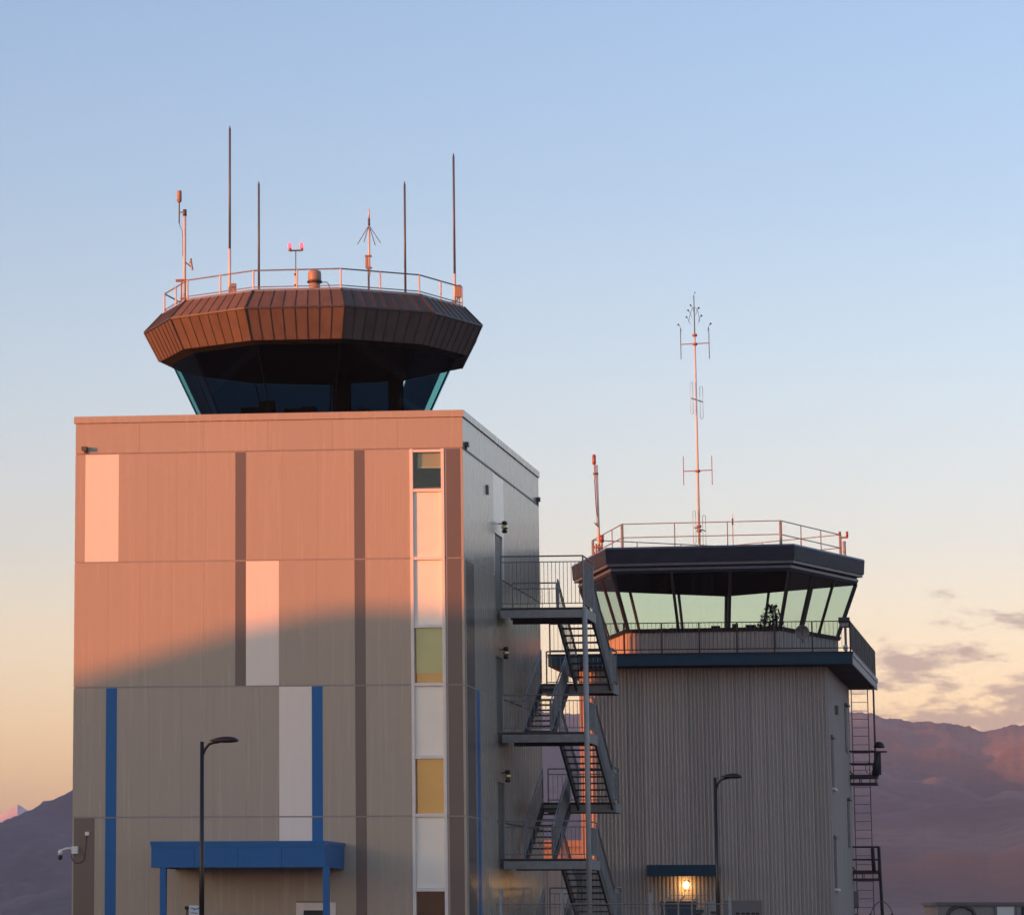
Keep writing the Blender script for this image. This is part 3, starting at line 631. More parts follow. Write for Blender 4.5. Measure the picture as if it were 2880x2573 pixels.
def flight(a0, a1, bt, zt, bb, zb, out):
    # from the top edge (bt, zt) down to the bottom edge (bb, zb)
    f = holder('flight', st, T((a0 + a1) / 2, (bt + bb) / 2, (zt + zb) / 2))
    for a in (a0, a1 - .06):
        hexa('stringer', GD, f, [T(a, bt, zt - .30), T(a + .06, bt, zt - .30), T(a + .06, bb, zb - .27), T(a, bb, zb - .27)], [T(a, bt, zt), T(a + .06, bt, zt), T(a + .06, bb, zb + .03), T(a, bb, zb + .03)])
    n = 10
    for i in range(1, n):
        b = bt + (bb - bt) * i / n; z = zt + (zb - zt) * i / n
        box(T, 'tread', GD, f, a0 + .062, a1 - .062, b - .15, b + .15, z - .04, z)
    sgn = 1
    for a, sp in ((a1 - .03, .12), (a0 + .03, .24)):
        guard(f, T(a, bt, zt + .02), T(a, bb, zb + .02), 1.0, sp)
for i, zl in enumerate(ST_L):
    l = landing(zl, SA0, SA1, SB0, SB1)
    guard(l, T(SA0 + .02, SB0 + .02, zl), T(SA1 - .02, SB0 + .02, zl), 1.50 if i == 0 else 1.07, .11)
    guard(l, T(SA1 - .02, SB0 + .04, zl), T(SA1 - .02, SB1 - .02, zl), 1.50 if i == 0 else 1.07, .12)
    if i == 0: guard(l, T(SA0 + .02, SB1 - .02, zl), T(SAm1, SB1 - .02, zl), .92, .2)
    zm = zl - 1.81
    m = landing(zm, SA0 + .25, SA1 + .02, SB2, SB3)
    guard(m, T(SA0 + .27, SB3 - .02, zm), T(SA1, SB3 - .02, zm), 1.07, .14)
    guard(m, T(SA1, SB2 + .02, zm), T(SA1, SB3 - .02, zm), 1.07, .14)
    flight(SAm1, SA1, SB1, zl, SB2, zm, 1)
    flight(SA0 + .25, SAm0, SB2, zm, SB1, zl - 3.61 if i < 2 else .2, -1)

# ------------------------------------------------------------------ old control tower
OW, OD = 8.18, 11.0; ZB0, ZB1 = 10.42, 10.83
old = thing('old_control_tower', O(4.1, 5, 0), 'older ribbed control tower with five-sided glass cab and navy balcony', 'control tower')
def ribbed(name, m, p0, d, out, w, z0, z1, nr=5, depth=.055):
    # one trapezoid-ribbed sheet, w wide along d, ribs standing out along `out`
    pr = []; pw = w / nr
    for i in range(nr):
        x = i * pw; pr += [(x, 0), (x + pw * .42, 0), (x + pw * .52, depth), (x + pw * .90, depth)]
    pr.append((w, 0)); n = len(pr)
    vs = [p0 + d * x + out * y + Vector((0, 0, z)) for z in (z0, z1) for x, y in pr]
    return mk(name, vs, [(i, i + 1, n + i + 1, n + i) for i in range(n - 1)], m, old, ('rib', m.name, round(w, 3), round(z1 - z0, 3), round(d.x, 3), round(d.y, 3), nr))
nF = 16; w = OW / nF; fo = Vector((-VV.x, -VV.y, 0)); so = UU
for i in range(nF): ribbed('cladding_sheet', M['clad'], O(i * w + .004, 0, 0), UU, fo, w - .008, 0, ZB0 - .02, 4)
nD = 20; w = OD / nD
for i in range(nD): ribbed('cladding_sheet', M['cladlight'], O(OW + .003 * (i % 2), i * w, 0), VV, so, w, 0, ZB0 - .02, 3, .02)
for i in range(nD): ribbed('cladding_sheet', M['clad'], O(-.003 * (i % 2), i * w, 0), VV, -so, w, 0, ZB0 - .02, 3, .02)
box(O, 'rear_wall', M['clad'], old, 0, OW, OD, OD + .05, 0, ZB0); box(O, 'wall_core', M['core'], old, .04, OW - .04, .04, OD, 0, ZB0)
for a in (-.02, OW - .03): box(O, 'corner_trim', M['cladlight'], old, a - .02, a + .06, -.05, .05, 0, ZB0 - .02)
# balcony
BA0, BA1, BB0, BB1 = -.94, 9.1, -.95, 13.2
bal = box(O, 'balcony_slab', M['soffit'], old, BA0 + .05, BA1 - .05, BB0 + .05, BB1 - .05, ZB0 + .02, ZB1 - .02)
box(O, 'front_fascia', M['navy'], bal, BA0, BA1, BB0, BB0 + .048, ZB0, ZB1 - .06); box(O, 'fascia_cap', M['cornice'], bal, BA0 - .02, BA1 + .02, BB0 - .025, BB0 + .06, ZB1 - .06, ZB1)
box(O, 'side_fascia', M['pinkgrey'], bal, BA1 - .046, BA1 + .002, BB0 + .05, BB1, ZB0, ZB1 - .16); box(O, 'side_fascia', M['pinkgrey'], bal, BA1 - .046, BA1 + .03, BB0 + .07, BB1, ZB1 - .15, ZB1)
box(O, 'side_fascia', M['navy'], bal, BA0, BA0 + .046, BB0 + .05, BB1, ZB0, ZB1)
br = holder('balcony_railing', old, O(4, BB0, ZB1)); RH = 1.0
def balrail(p0, p1, sp, posts):
    L = (p1 - p0).length; up = Vector((0, 0, 1)); dm = M['cabframe']
    for h in (RH, .12): tube('rail', dm, br, p0 + up * h, p1 + up * h, .018, 6)
    for i in range(posts + 1): q = p0.lerp(p1, i / posts); tube('post', dm, br, q, q + up * RH, .026, 6)
    n = int(L / sp)
    for i in range(1, n): q = p0.lerp(p1, i / n); tube('baluster', dm, br, q + up * .12, q + up * RH, .007, 4)
balrail(O(BA0 + .06, BB0 + .06, ZB1), O(BA1 - .06, BB0 + .06, ZB1), .135, 8)
balrail(O(BA1 - .06, BB0 + .06, ZB1), O(BA1 - .06, BB1 - .1, ZB1), .10, 9)
# five-sided cab
pc_b = 4.25; pc_a = onplane(O(0, .72, 0), UU, 1984, 1766)[0] - .06
PC = O(pc_a, pc_b, 0); PA = math.atan2(-VV.y, -VV.x)
def pv(k, side_len, z):
    r = side_len / (2 * math.sin(math.pi / 5)); t = PA + (k - .5) * 2 * math.pi / 5
    return PC + Vector((r * math.cos(t), r * math.sin(t), z))
def pband(name, m, s0, z0, s1, z1, th=.06, parent=old):
    for k in range(5):
        c0, c1 = pv(k, s0, z0), pv(k + 1, s0, z0); d0, d1 = pv(k, s1, z1), pv(k + 1, s1, z1)
        i0, i1 = pv(k, s0 - th * 2, z0), pv(k + 1, s0 - th * 2, z0); j0, j1 = pv(k, s1 - th * 2, z1), pv(k + 1, s1 - th * 2, z1)
        hexa(name, m, parent, [c0, c1, i1, i0], [d0, d1, j1, j0])
GB, GT = 11.77, 13.60; SBT, STP = 5.12, 5.94
def pwall():
    for k in range(5):
        p0, p1 = pv(k, SBT, ZB1), pv(k + 1, SBT, ZB1); d = (p1 - p0).normalized(); o = Vector((d.y, -d.x, 0))
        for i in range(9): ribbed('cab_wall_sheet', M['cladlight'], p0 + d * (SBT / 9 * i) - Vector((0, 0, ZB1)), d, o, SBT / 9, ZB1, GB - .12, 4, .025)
pwall()
pband('cab_sill', M['cabframe'], SBT + .10, GB - .12, SBT + .16, GB, .1)
pband('cornice_lower', M['cornice'], STP + .06, GT, STP + .10, GT + .09, .12); pband('cornice_lower_edge', M['corniceL'], STP + .12, GT + .092, STP + .12, GT + .17, .14)
pband('cornice_middle', M['cornice'], STP + .06, GT + .172, STP + .06, GT + .235, .12); pband('cornice_middle_edge', M['corniceL'], STP + .30, GT + .237, STP + .30, GT + .33, .22)
pband('cornice_upper', M['cornice'], STP + .36, GT + .332, STP + .40, GT + .80, .14); pband('cornice_cap', M['corniceL'], STP + .42, GT + .802, STP + .36, GT + .87, .3)
prism('cab_roof', M['cornice'], old, [pv(k, STP + .1, 0) for k in range(5)], GT + .4, GT + .80)
prism('cab_ceiling', M['ceil'], old, [pv(k, STP - .06, 0) for k in range(5)], GT - .04, GT + .38)
prism('cab_floor', M['ceil'], old, [pv(k, SBT - .3, 0) for k in range(5)], ZB1 + .01, ZB1 + .1)
for k in range(5):
    b0, b1, t0, t1 = pv(k, SBT, GB), pv(k + 1, SBT, GB), pv(k, STP, GT), pv(k + 1, STP, GT)
    tube('cab_corner_post', M['cabframe'], old, b0, t0, .075, 6)
    for i in range(3):
        mk('cab_pane', [b0.lerp(b1, i / 3 + .006), b0.lerp(b1, (i + 1) / 3 - .006), t0.lerp(t1, (i + 1) / 3 - .006), t0.lerp(t1, i / 3 + .006)], [(0, 1, 2, 3)], M['oglass'], old)
        if i: tube('cab_mullion', M['cabframe'], old, b0.lerp(b1, i / 3), t0.lerp(t1, i / 3), .055, 6)
    q = [pv(k, SBT - .2, GB - .1), pv(k + 1, SBT - .2, GB - .1), pv(k + 1, SBT - 1.0, GB - .1), pv(k, SBT - 1.0, GB - .1)]
    hexa('console_desk', M['ceil'], old, [p - Vector((0, 0, .7)) for p in q], q)
for a, w_, h in ((.2, .3, .12), (.9, .2, .18), (1.35, .35, .14), (-1.6, .3, .05), (-1.2, .25, .06)):
    p = PC + UU * a - VV * 3.0; box(Frame(p, UU, VV, 'I'), 'console_screen', M['ceil'], old, 0, w_, 0, .1, GB - .1, GB + h)
# roof railing of the old tower
rl = holder('roof_railing', old, PC + Vector((0, 0, GT + .86))); zr = GT + .8; RS = 5.35
for k in range(5):
    a, b = pv(k, RS, zr), pv(k + 1, RS, zr); up = Vector((0, 0, 1))
    for h in (.92, .46): tube('rail', M['galv'], rl, a + up * h, b + up * h, .018, 6)
    for i in range(3): q = a.lerp(b, i / 3); tube('post', M['galv'], rl, q, q + up * .92, .018 if i else .05, 6)
# side windows, box and details on the right wall
for z0, z1 in ((6.45, 8.1), (3.15, 4.8)):
    wdw = box(O, 'side_window', M['black'], old, OW + .0, OW + .03, .75, 1.95, z0, z1)
    box(O, 'window_head', M['boxgrey'], wdw, OW + .0, OW + .10, .65, 2.05, z1, z1 + .08); box(O, 'window_sill', M['frame'], wdw, OW + .0, OW + .12, .65, 2.05, z0 - .08, z0)
    wdw = box(O, 'rear_side_window', M['black'], old, OW + .0, OW + .03, 8.3, 9.4, z0 + 1.5, z1 + 1.5)
    box(O, 'window_head', M['boxgrey'], wdw, OW + .0, OW + .14, 8.2, 9.5, z1 + 1.5, z1 + 1.58)
box(O, 'wall_vent', M['boxgrey'], old, OW + .02, OW + .14, 3.2, 3.6, 9.0, 9.3)
# awning over the old tower's door, with its lamp
aw = thing('door_awning', O(3.35, -.4, 3.5), 'small navy awning over the old tower\'s lit doorway', 'awning')
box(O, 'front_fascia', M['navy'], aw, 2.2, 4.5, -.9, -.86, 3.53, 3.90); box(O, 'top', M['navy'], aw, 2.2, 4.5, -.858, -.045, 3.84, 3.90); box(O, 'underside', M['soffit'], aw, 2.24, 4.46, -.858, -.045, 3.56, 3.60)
for a in (2.2, 4.46): box(O, 'side_fascia', M['navy'], aw, a, a + .04, -.858, -.045, 3.602, 3.838)
lm = thing('doorway_lamp', O(3.4, -.12, 3.2), 'glowing warm bulkhead lamp under the navy awning', 'wall light')
box(O, 'back_plate', M['tan'], lm, 3.30, 3.50, -.07, -.035, 3.10, 3.36)
lathe('bulb', M['bulb'], lm, O(3.40, -.16, 3.15), [(.03, 0), (.08, .05), (.095, .12), (.07, .19), (.02, .21)], 12)
pl = bpy.data.objects.new('lamp_light', bpy.data.lights.new('lamp_light', 'POINT')); COL.objects.link(pl); pl.location = O(3.4, -.34, 3.2); pl.data.energy = 5; pl.data.color = (1, .5, .16); pl.data.shadow_soft_size = .1
dr = box(O, 'doorway', M['black'], old, 2.95, 3.85, -.06, -.034, 0, 2.35); box(O, 'door_head', M['navy'], dr, 2.85, 3.95, -.10, -.034, 2.36, 2.46)

# things on the old tower
def ontower(x, y, b): return onplane(O(0, b, 0), UU, x, y)
# tall mast with dipoles
mb = 3.4; ma, mz1 = ontower(1958, 828, mb); ma2, _ = ontower(1960, 1520, mb); I = Frame(O((ma + ma2) / 2, mb, 0), UU, VV, 'I'); mz = lambda y: ontower(1958, y, mb)[1]
ms = thing('antenna_mast', I(0, 0, GT + .8), 'tall slender mast with paired dipoles and loops on the old tower', 'antenna mast')
tube('mast_pole', M['whitepipe'], ms, I(0, 0, GT + .7), I(0, 0, mz(940)), .045, 8, .03); tube('mast_top', M['fibre'], ms, I(0, 0, mz(940)), I(0, 0, mz(832)), .022, 6, .016)
tube('foot_clamp', M['redpaint'], ms, I(0, 0, GT + .78), I(0, 0, GT + 1.2), .07, 8)
for y in (943, 968, 1325, 1480, 1493): tube('clamp', M['redpaint'], ms, I(0, 0, mz(y) - .04), I(0, 0, mz(y) + .04), .085, 8)
for yc, yt, yb in ((968, 922, 1010), (1325, 1283, 1364)):
    z = mz(yc); dp = holder('dipole_pair', ms, I(0, 0, z)); tube('boom', M['redpaint'], dp, I(-.49, 0, z), I(.49, .0, z + .03), .018, 6)
    for s in (-.49, .49): tube('element', M['darkpipe'] if yc < 1000 else M['redpaint'], dp, I(s, 0, mz(yb)), I(s, 0, mz(yt)), .014, 6)
for yc, col in ((1125, 'whitepipe'), (1488, 'redpaint')):
    z = mz(yc); fd = holder('folded_dipole', ms, I(0, 0, z)); tube('boom', M['darkpipe'], fd, I(-.16, -.1, z + .05), I(.22, .1, z - .06), .018, 6)
    for s0, s1, dz, yy in ((-.19, -.10, .06, -.1), (.12, .22, -.08, .1)):
        L = .58; path('loop', M[col], fd, [I(s0, yy, z + dz - L + .05), I(s0, yy, z + dz + L - .05), I((s0 + s1) / 2, yy, z + dz + L), I(s1, yy, z + dz + L - .05), I(s1, yy, z + dz - L + .05), I((s0 + s1) / 2, yy, z + dz - L), I(s0, yy, z + dz - L + .05)], .010, 5)
arc = [(.18, 905), (.15, 880), (.08, 868), (0, 864), (-.08, 870), (-.15, 885), (-.2, 905)]
path('umbrella_wire', M['fibre'], ms, [I(a, 0, mz(y)) for a, y in arc], .008, 5)
def bird(p, head, label, s=1.0):
    # a small perched bird: one lathed body bent over into breast, head, beak and tail
    ax = Vector((UU.x * head, UU.y * head, 0)); up = Vector((0, 0, 1)); side_ = ax.cross(up)
    ringp = [(-.075, -.13, .010), (-.06, -.08, .026), (-.035, -.02, .06), (-.01, .04, .078), (.015, .10, .07), (.03, .145, .05), (.045, .18, .052), (.07, .19, .04), (.095, .185, .018), (.12, .178, .004)]
    vs = []; fs = []; n = 8
    for i, (x, z, r) in enumerate(ringp):
        for k in range(n):
            t = 2 * math.pi * k / n; vs.append(p + (ax * (x + .3 * r * math.sin(t)) + up * (z + r * math.sin(t)) + side_ * r * .8 * math.cos(t)) * s)
    for i in range(len(ringp) - 1):
        for k in range(n): fs.append((i * n + k, i * n + (k + 1) % n, (i + 1) * n + (k + 1) % n, (i + 1) * n + k))
    fs.append(tuple(range(n))); fs.append(tuple((len(ringp) - 1) * n + k for k in range(n)))
    return tag(mk('bird', vs, fs, M['bird'], None, smooth=True), label, 'bird', 'birds perched on the mast')
for a, y, h, lb in ((-.49, 926, -1, 'dark bird on the tip of the mast\'s upper left dipole'), (.49, 925, 1, 'dark bird on the tip of the mast\'s upper right dipole'), (-.2, 905, -1, 'dark bird low on the left of the mast\'s wire arch'),
                    (-.14, 886, -1, 'dark bird higher on the left of the mast\'s wire arch'), (-.05, 872, -1, 'dark bird nearest the mast pole on the wire arch'), (.09, 880, 1, 'dark bird higher on the right of the mast\'s wire arch'), (.18, 902, 1, 'dark bird low on the right of the mast\'s wire arch')):
    bird(I(a, 0, mz(y) - .01), h, lb, .95)
bird(I(0, 0, mz(832)), 1, 'dark bird on the very top of the tall mast', .6)
# thin stub antenna behind the front rail
xa, za = ontower(2060, 1448, 5.0); I2 = Frame(O(xa, 5.0, 0), UU, VV, 'I')
sa = thing('stub_antenna', I2(0, 0, GT + .8), 'thin stub antenna right of the tall mast on the old roof', 'antenna')
tube('pole', M['redpaint'], sa, I2(0, 0, GT + .7), I2(0, 0, za - .35), .014, 6); tube('sleeve', M['darkpipe'], sa, I2(0, 0, za - .35), I2(0, 0, za - .12), .03, 6); tube('tip', M['whitepipe'], sa, I2(0, 0, za - .12), I2(0, 0, za + .05), .014, 6)
# left mast with capsule
lb = 3.2; la, lz1 = ontower(1672, 1280, lb); I3 = Frame(O(la, lb, 0), UU, VV, 'I'); lz = lambda y: ontower(1672, y, lb)[1]
lt = thing('sensor_mast', I3(0, 0, GT + .7), 'leaning white mast with brown capsule at the old roof\'s left corner', 'mast')
tube('mast_pole', M['whitepipe'], lt, I3(.12, 0, GT + .4), I3(.06, 0, lz(1308)), .045, 8); tube('stem', M['tan'], lt, I3(.0, -.06, lz(1350)), I3(-.01, -.06, lz(1306)), .025, 6)
lathe('capsule', M['redlens'], lt, I3(-.01, -.06, lz(1307)), [(.05, 0), (.065, .04), (.065, .31), (.04, .35)], 10)
box(I3, 'clamp', M['darkpipe'], lt, -.05, .12, -.08, .05, lz(1335), lz(1330)); path('cable', M['darkpipe'], lt, [I3(.0, -.07, lz(1350)), I3(.03, -.07, lz(1420)), I3(.06, -.07, lz(1450)), I3(.05, -.07, lz(1475))], .018, 5)
tube('side_arm', M['darkpipe'], lt, I3(-.04, -.05, lz(1470)), I3(.09, -.05, lz(1482)), .022, 6)
tube('bracket_pole', M['redpaint'], lt, I3(.0, -.1, GT + .3), I3(.02, -.1, lz(1530)), .04, 6); box(I3, 'bracket', M['redpaint'], lt, -.06, .22, -.12, .04, lz(1542), lz(1536))
tube('lamp_body', M['redlens'], lt, I3(.2, 0, lz(1525)), I3(.2, 0, lz(1505)), .075, 8); tube('lamp_stem', M['redpaint'], lt, I3(.2, 0, GT + .6), I3(.2, 0, lz(1525)), .03, 6)
# right-hand twin obstruction lights
ob = 6.2; oa, _ = ontower(2372, 1510, ob); I4 = Frame(O(oa, ob, 0), UU, VV, 'I'); oz = lambda y: ontower(2372, y, ob)[1]
ol = thing('obstruction_light', I4(0, 0, GT + .7), 'twin unlit red warning lamps at the old roof\'s right corner', 'warning light')
tube('post', M['pinkgrey'], ol, I4(.02, 0, GT + .5), I4(.02, 0, oz(1522)), .06, 8); box(I4, 'cross_bar', M['redpaint'], ol, -.15, .16, -.03, .03, oz(1514), oz(1509))
for s in (-.12, .13): tube('lamp_body', M['redlens'], ol, I4(s, 0, oz(1510)), I4(s, 0, oz(1495)), .045, 8)
# dish and floodlight on the balcony
xa, za = onplane(O(0, BB0, 0), UU, 2257, 1778); I5 = Frame(O(xa, BB0 - .03, 0), UU, VV, 'I')
ds = thing('balcony_dish', I5(0, 0, za), 'round grey dish clamped to the old tower\'s balcony rail', 'dish')
vs = []; n = 14
for r, y in ((.0, .03), (.14, .0), (.225, -.08), (.24, -.08), (.15, .04), (.0, .08)):
    vs += [I5(r * math.cos(2 * math.pi * k / n), y, za + r * math.sin(2 * math.pi * k / n)) for k in range(n)]
mk('reflector', vs, [(i * n + k, i * n + (k + 1) % n, (i + 1) * n + (k + 1) % n, (i + 1) * n + k) for i in range(5) for k in range(n)], M['boxgrey'], ds)
tube('feed_arm', M['darkpipe'], ds, I5(-.1, -.02, za + .1), I5(.02, -.22, za + .02), .015, 5); tube('clamp', M['darkpipe'], ds, I5(0, .03, za - .35), I5(0, .03, za + .1), .03, 6)
xa, za = onplane(O(0, BB0 + .3, 0), UU, 2376, 1750); I6 = Frame(O(xa, BB0 + .3, 0), UU, VV, 'I')
fl = thing('floodlight', I6(0, 0, ZB1), 'dark box floodlight on a post at the balcony\'s right corner', 'floodlight')
box(I6, 'housing', M['cabframe'], fl, -.20, .16, -.16, .14, za - .02, za + .16); box(I6, 'lens', M['pinkgrey'], fl, -.14, .13, -.165, -.161, za - .14, za - .03)
box(I6, 'lens_frame', M['cabframe'], fl, -.17, .16, -.159, .1, za - .17, za - .022); box(I6, 'post', M['boxgrey'], fl, -.03, .05, -.02, .06, ZB1, za - .17); tube('ring', M['frame'], fl, I6(0, -.02, ZB1 + .05), I6(0, -.02, ZB1 + .22), .075, 10)
# plant on the console inside the old cab
xa, za = onplane(O(0, 1.3, 0), UU, 2172, 1765); pp = O(xa, 1.3, GB - .1)
pt_ = thing('potted_plant', pp, 'dark leafy plant silhouetted inside the old tower\'s cab window', 'plant')
lathe('pot', M['ceil'], pt_, pp, [(.12, 0), (.17, .18), (.16, .2)], 10); path('stem', M['plant'], pt_, [pp + Vector((0, 0, .15)), pp + UU * .03 + Vector((0, 0, .5)), pp + UU * .05 + Vector((0, 0, .85))], .02, 5)
vs = []; fs = []
for i in range(460):
    h = random.random(); z = .08 + h * .82; rr = (.40 * (1 - h) + .16) * random.random() ** .5; t = random.uniform(0, 6.28)
    c = pp + Vector((rr * math.cos(t) - .1 * (1 - h), rr * math.sin(t), z)); d = Vector((random.uniform(-1, 1), random.uniform(-1, 1), random.uniform(-.6, .8))).normalized(); e = d.cross(Vector((0, 0, 1))).normalized() * .036; k = len(vs)
    vs += [c - d * .09, c + e, c + d * .09, c - e]; fs.append((k, k + 1, k + 2, k + 3))
mk('foliage', vs, fs, M['plant'], pt_)['kind'] = 'stuff'

# ------------------------------------------------------------------ ladder tower on the right of the old tower
LB = 10.7; LP = lambda x, y: onplane(O(OW, LB, 0), UU, x, y)
LF = Frame(O(OW, LB, 0), UU, VV, 'L')
lad = thing('access_ladder', LF(.3, 0, 0), 'dark service ladder with two caged platforms beside the old tower', 'ladder')
l0, l1 = LP(2394, 2000)[0], LP(2440, 2000)[0]; zt = ZB0
for a in (l0, l1): tube('ladder_rail', M['darkpipe'], lad, LF(a, .3, 0.5), LF(a, .3, zt), .018, 6)
z = .8
while z < zt - .1: tube('rung', M['darkpipe'], lad, LF(l0, .3, z), LF(l1, .3, z), .011, 6); z += .302
def platform(yd, yr, x0, x1):
    zd = LP(2430, yd)[1]; zr_ = LP(2430, yr)[1]; a0 = LP(x0, yd)[0]; a1 = LP(x1, yd)[0]; B = M['black']
    p = box(LF, 'platform', B, lad, a0, a1, -.5, .5, zd - .06, zd + .06); g = holder('platform_rail', lad, LF(a0, 0, zd))
    for y in (-.5, .46):
        box(LF, 'lower_frame', B, p, a0 + .05, a1 - .03, y, y + .04, zd - .30, zd - .22)
        for a in (a0 + .04, (a0 + a1) / 2 - .1, a1 - .08): box(LF, 'strut', B, p, a, a + .03, y + .002, y + .038, zd - .22, zd - .06)
        for h in (zr_, (zd + zr_) / 2): tube('rail', B, g, LF(a0, y + .02, h), LF(a1 - .02, y + .02, h), .024, 6)
        for a in (a0, a1 - .05): tube('post', B, g, LF(a, y + .02, zd), LF(a, y + .02, zr_), .03, 6)
    tube('kick_brace', B, p, LF(a0 + .02, -.5, zd + .3), LF(a0 + .22, -.5, zd + .05), .025, 6)
    tube('rail', B, g, LF(a1 - .05, -.48, zr_), LF(a1 - .05, .48, zr_), .03, 6)
    return zd, zr_, a0, a1
zd, zr_, a0, a1 = platform(2184, 2113, 2384, 2469); zd2, zr2, a02, a12 = platform(2452, 2381, 2391, 2478)
xa = LP(2461, 2050)[0]; tube('hanger_post', M['darkpipe'], lad, LF(xa, -.3, zd), LF(xa, -.3, zt), .035, 8)
xa = LP(2478, 2480)[0]; tube('support_leg', M['black'], lad, LF(xa - .02, -.45, zr2), LF(xa + .1, -.45, 0), .06, 8)
tube('support_leg', M['black'], lad, LF(a12 - .25, -.45, zr2 - .05), LF(a12 - .22, -.45, zd2), .07, 8)
# spotlight
xs = LP(2478, 2090)[0]; zsp = LP(2478, 2085)[1]
sp = thing('spotlight', LF(xs, -.4, zd), 'black hooded spotlight on the upper ladder platform', 'spotlight')
box(LF, 'mounting_bar', M['black'], sp, xs - .35, xs + .22, -.44, -.36, LP(2478, 2115)[1] - .03, LP(2478, 2115)[1] + .03)
lathe('hood', M['black'], sp, LF(xs - .05, -.4, LP(2478, 2104)[1]), [(.19, 0), (.20, .05), (.16, .15), (.09, .21), (.02, .22)], 14)
box(LF, 'yoke', M['black'], sp, xs - .24, xs + .0, -.43, -.37, zd + .05, LP(2478, 2115)[1] - .03); tube('cable_coil', M['black'], sp, LF(xs - .12, -.42, LP(2478, 2120)[1]), LF(xs - .22, -.42, zd), .09, 8, .13)
ng = 14; path('cable_loop', M['black'], sp, [LF(xs - .42 + .13 * math.cos(i / ng * 6.28), -.46, zd + .28 + .2 * math.sin(i / ng * 6.28)) for i in range(ng + 1)], .012, 5)
# electrical box and hose near the ground
xa, za = LP(2399, 2527); eb = thing('electrical_box', LF(xa, -.2, za), 'grey electrical cabinet hung on the old tower\'s rear corner', 'cabinet')
box(LF, 'cabinet', M['boxgrey'], eb, xa - .21, xa + .21, -.3, .1, za - .27, za + .27); box(LF, 'lid', M['darkpipe'], eb, xa - .22, xa + .22, -.32, .12, za - .32, za - .272)
tube('conduit', M['boxgrey'], eb, LF(xa - .15, -.1, za - .32), LF(xa - .15, -.1, 0), .04, 6); tube('conduit', M['pinkgrey'], eb, LF(xa - .1, -.1, za + .27), LF(xa - .1, -.1, za + 1.0), .03, 6)
hz = LP(2480, 2535)[1]; hx = LP(2483, 2535)[0]
ho = thing('hanging_hose', LF(hx, -.9, 0), 'dark looped hose arching behind the ladder\'s support leg', 'hose')
path('hose_loop', M['darkpipe'], ho, [LF(hx + .42 * math.cos(t), -.9, hz - .75 + .75 * math.sin(t)) for t in [math.pi * i / 16 for i in range(17)]], .018, 6)
for s in (-.40, .36): tube('weight', M['black'], ho, LF(hx + s, -.9, hz - .75), LF(hx + s, -.9, hz - .4), .06, 6, .03)
path('hook', M['darkpipe'], ho, [LF(hx - 1.1, -.9, hz - .75), LF(hx - 1.02, -.9, hz - .5), LF(hx - .85, -.9, hz - .42)], .03, 6)
tube('stand', M['darkpipe'], ho, LF(hx - .40, -.9, 0), LF(hx - .40, -.9, hz - .7), .03, 6); tube('stand', M['darkpipe'], ho, LF(hx + .40, -.9, 0), LF(hx + .40, -.9, hz - .7), .03, 6)

# ------------------------------------------------------------------ street lamps
def lamp(x, xb, yt, Y, alen, label):
    X = (x - CX) / FP * Y; base = Vector((X, Y, 0)); _, zt = onplane(base, Vector((1, 0, 0)), x, yt); I = Frame(base, Vector((1, 0, 0)), Vector((0, 1, 0)), 'I')
    t = thing('street_lamp', base, label, 'street lamp', 'black street lamps')
    tube('pole', M['lampblk'], t, base, I(0, 0, zt), .068, 12, .045); lathe('base_plate', M['lampblk'], t, base, [(.2, 0), (.2, .03), (.1, .1)], 10)
    path('arm', M['lampblk'], t, [I(.02, 0, zt - .30), I(.07, 0, zt - .17), I(.16, 0, zt - .06), I(.28, 0, zt - .02), I(.40, 0, zt - .005)], .03, 8)
    # flattened teardrop head
    vs = []; fs = []; n = 12; prof = [(.18, .02, .015), (.26, .05, .04), (.40, .10, .085), (.55, .13, .105), (.70, .13, .10), (.80, .10, .07), (.86, .05, .03), (.88, .01, .01)]
    for px, w_, h in prof:
        for k in range(n):
            s = 2 * math.pi * k / n; c, q = math.cos(s), math.sin(s); vs.append(I(px * alen, w_ * c, zt + .0 + (h if q > 0 else h * .45) * q + .02))
    for i in range(len(prof) - 1):
        for k in range(n): fs.append((i * n + k, i * n + (k + 1) % n, (i + 1) * n + (k + 1) % n, (i + 1) * n + k))
    fs.append(tuple(range(n))); fs.append(tuple((len(prof) - 1) * n + k for k in range(n)))
    mk('lamp_head', vs, fs, M['lampblk'], t, smooth=True)
lamp(567, 567, 2085, 89, .96, 'black street lamp in front of the new tower\'s blue canopy'); lamp(2022, 2033, 2186, 108, .86, 'black street lamp in front of the old tower\'s awning')

# ------------------------------------------------------------------ fence, sign, low buildings
FY = 103.5
fp = lambda x, y: onplane(Vector((0, FY, 0)), Vector((1, 0, 0)), x, y)
fe = thing('security_fence', (9, FY, 0), 'thin chain-link security fence with barbed arms below the stair', 'fence')
F = Frame((0, FY, 0), (1, 0, 0), (0, 1, 0), 'I')
for x, yt in ((1581, 2503), (1829, 2509), (2052, 2520), (1408, 2500)):
    X, z = fp(x, yt); tube('post', M['galv'], fe, (X, FY, 0), (X, FY, z), .038, 8)
x0, z = fp(1395, 2540); x1, _ = fp(2052, 2540)
for y in (2541, 2552): zz = fp(1500, y)[1]; tube('top_rail' if y == 2541 else 'wire', M['wire'], fe, (x0, FY, zz), (x1, FY, zz), .018 if y == 2541 else .007, 6)
for x in (1871, 1911, 1949):
    X, z = fp(x, 2538); tube('post', M['galv'], fe, (X, FY + .3, 0), (X, FY + .3, z), .022, 6); tube('barbed_arm', M['galv'], fe, (X, FY + .3, z), (X + .19, FY + .3, z + .21), .02, 6)
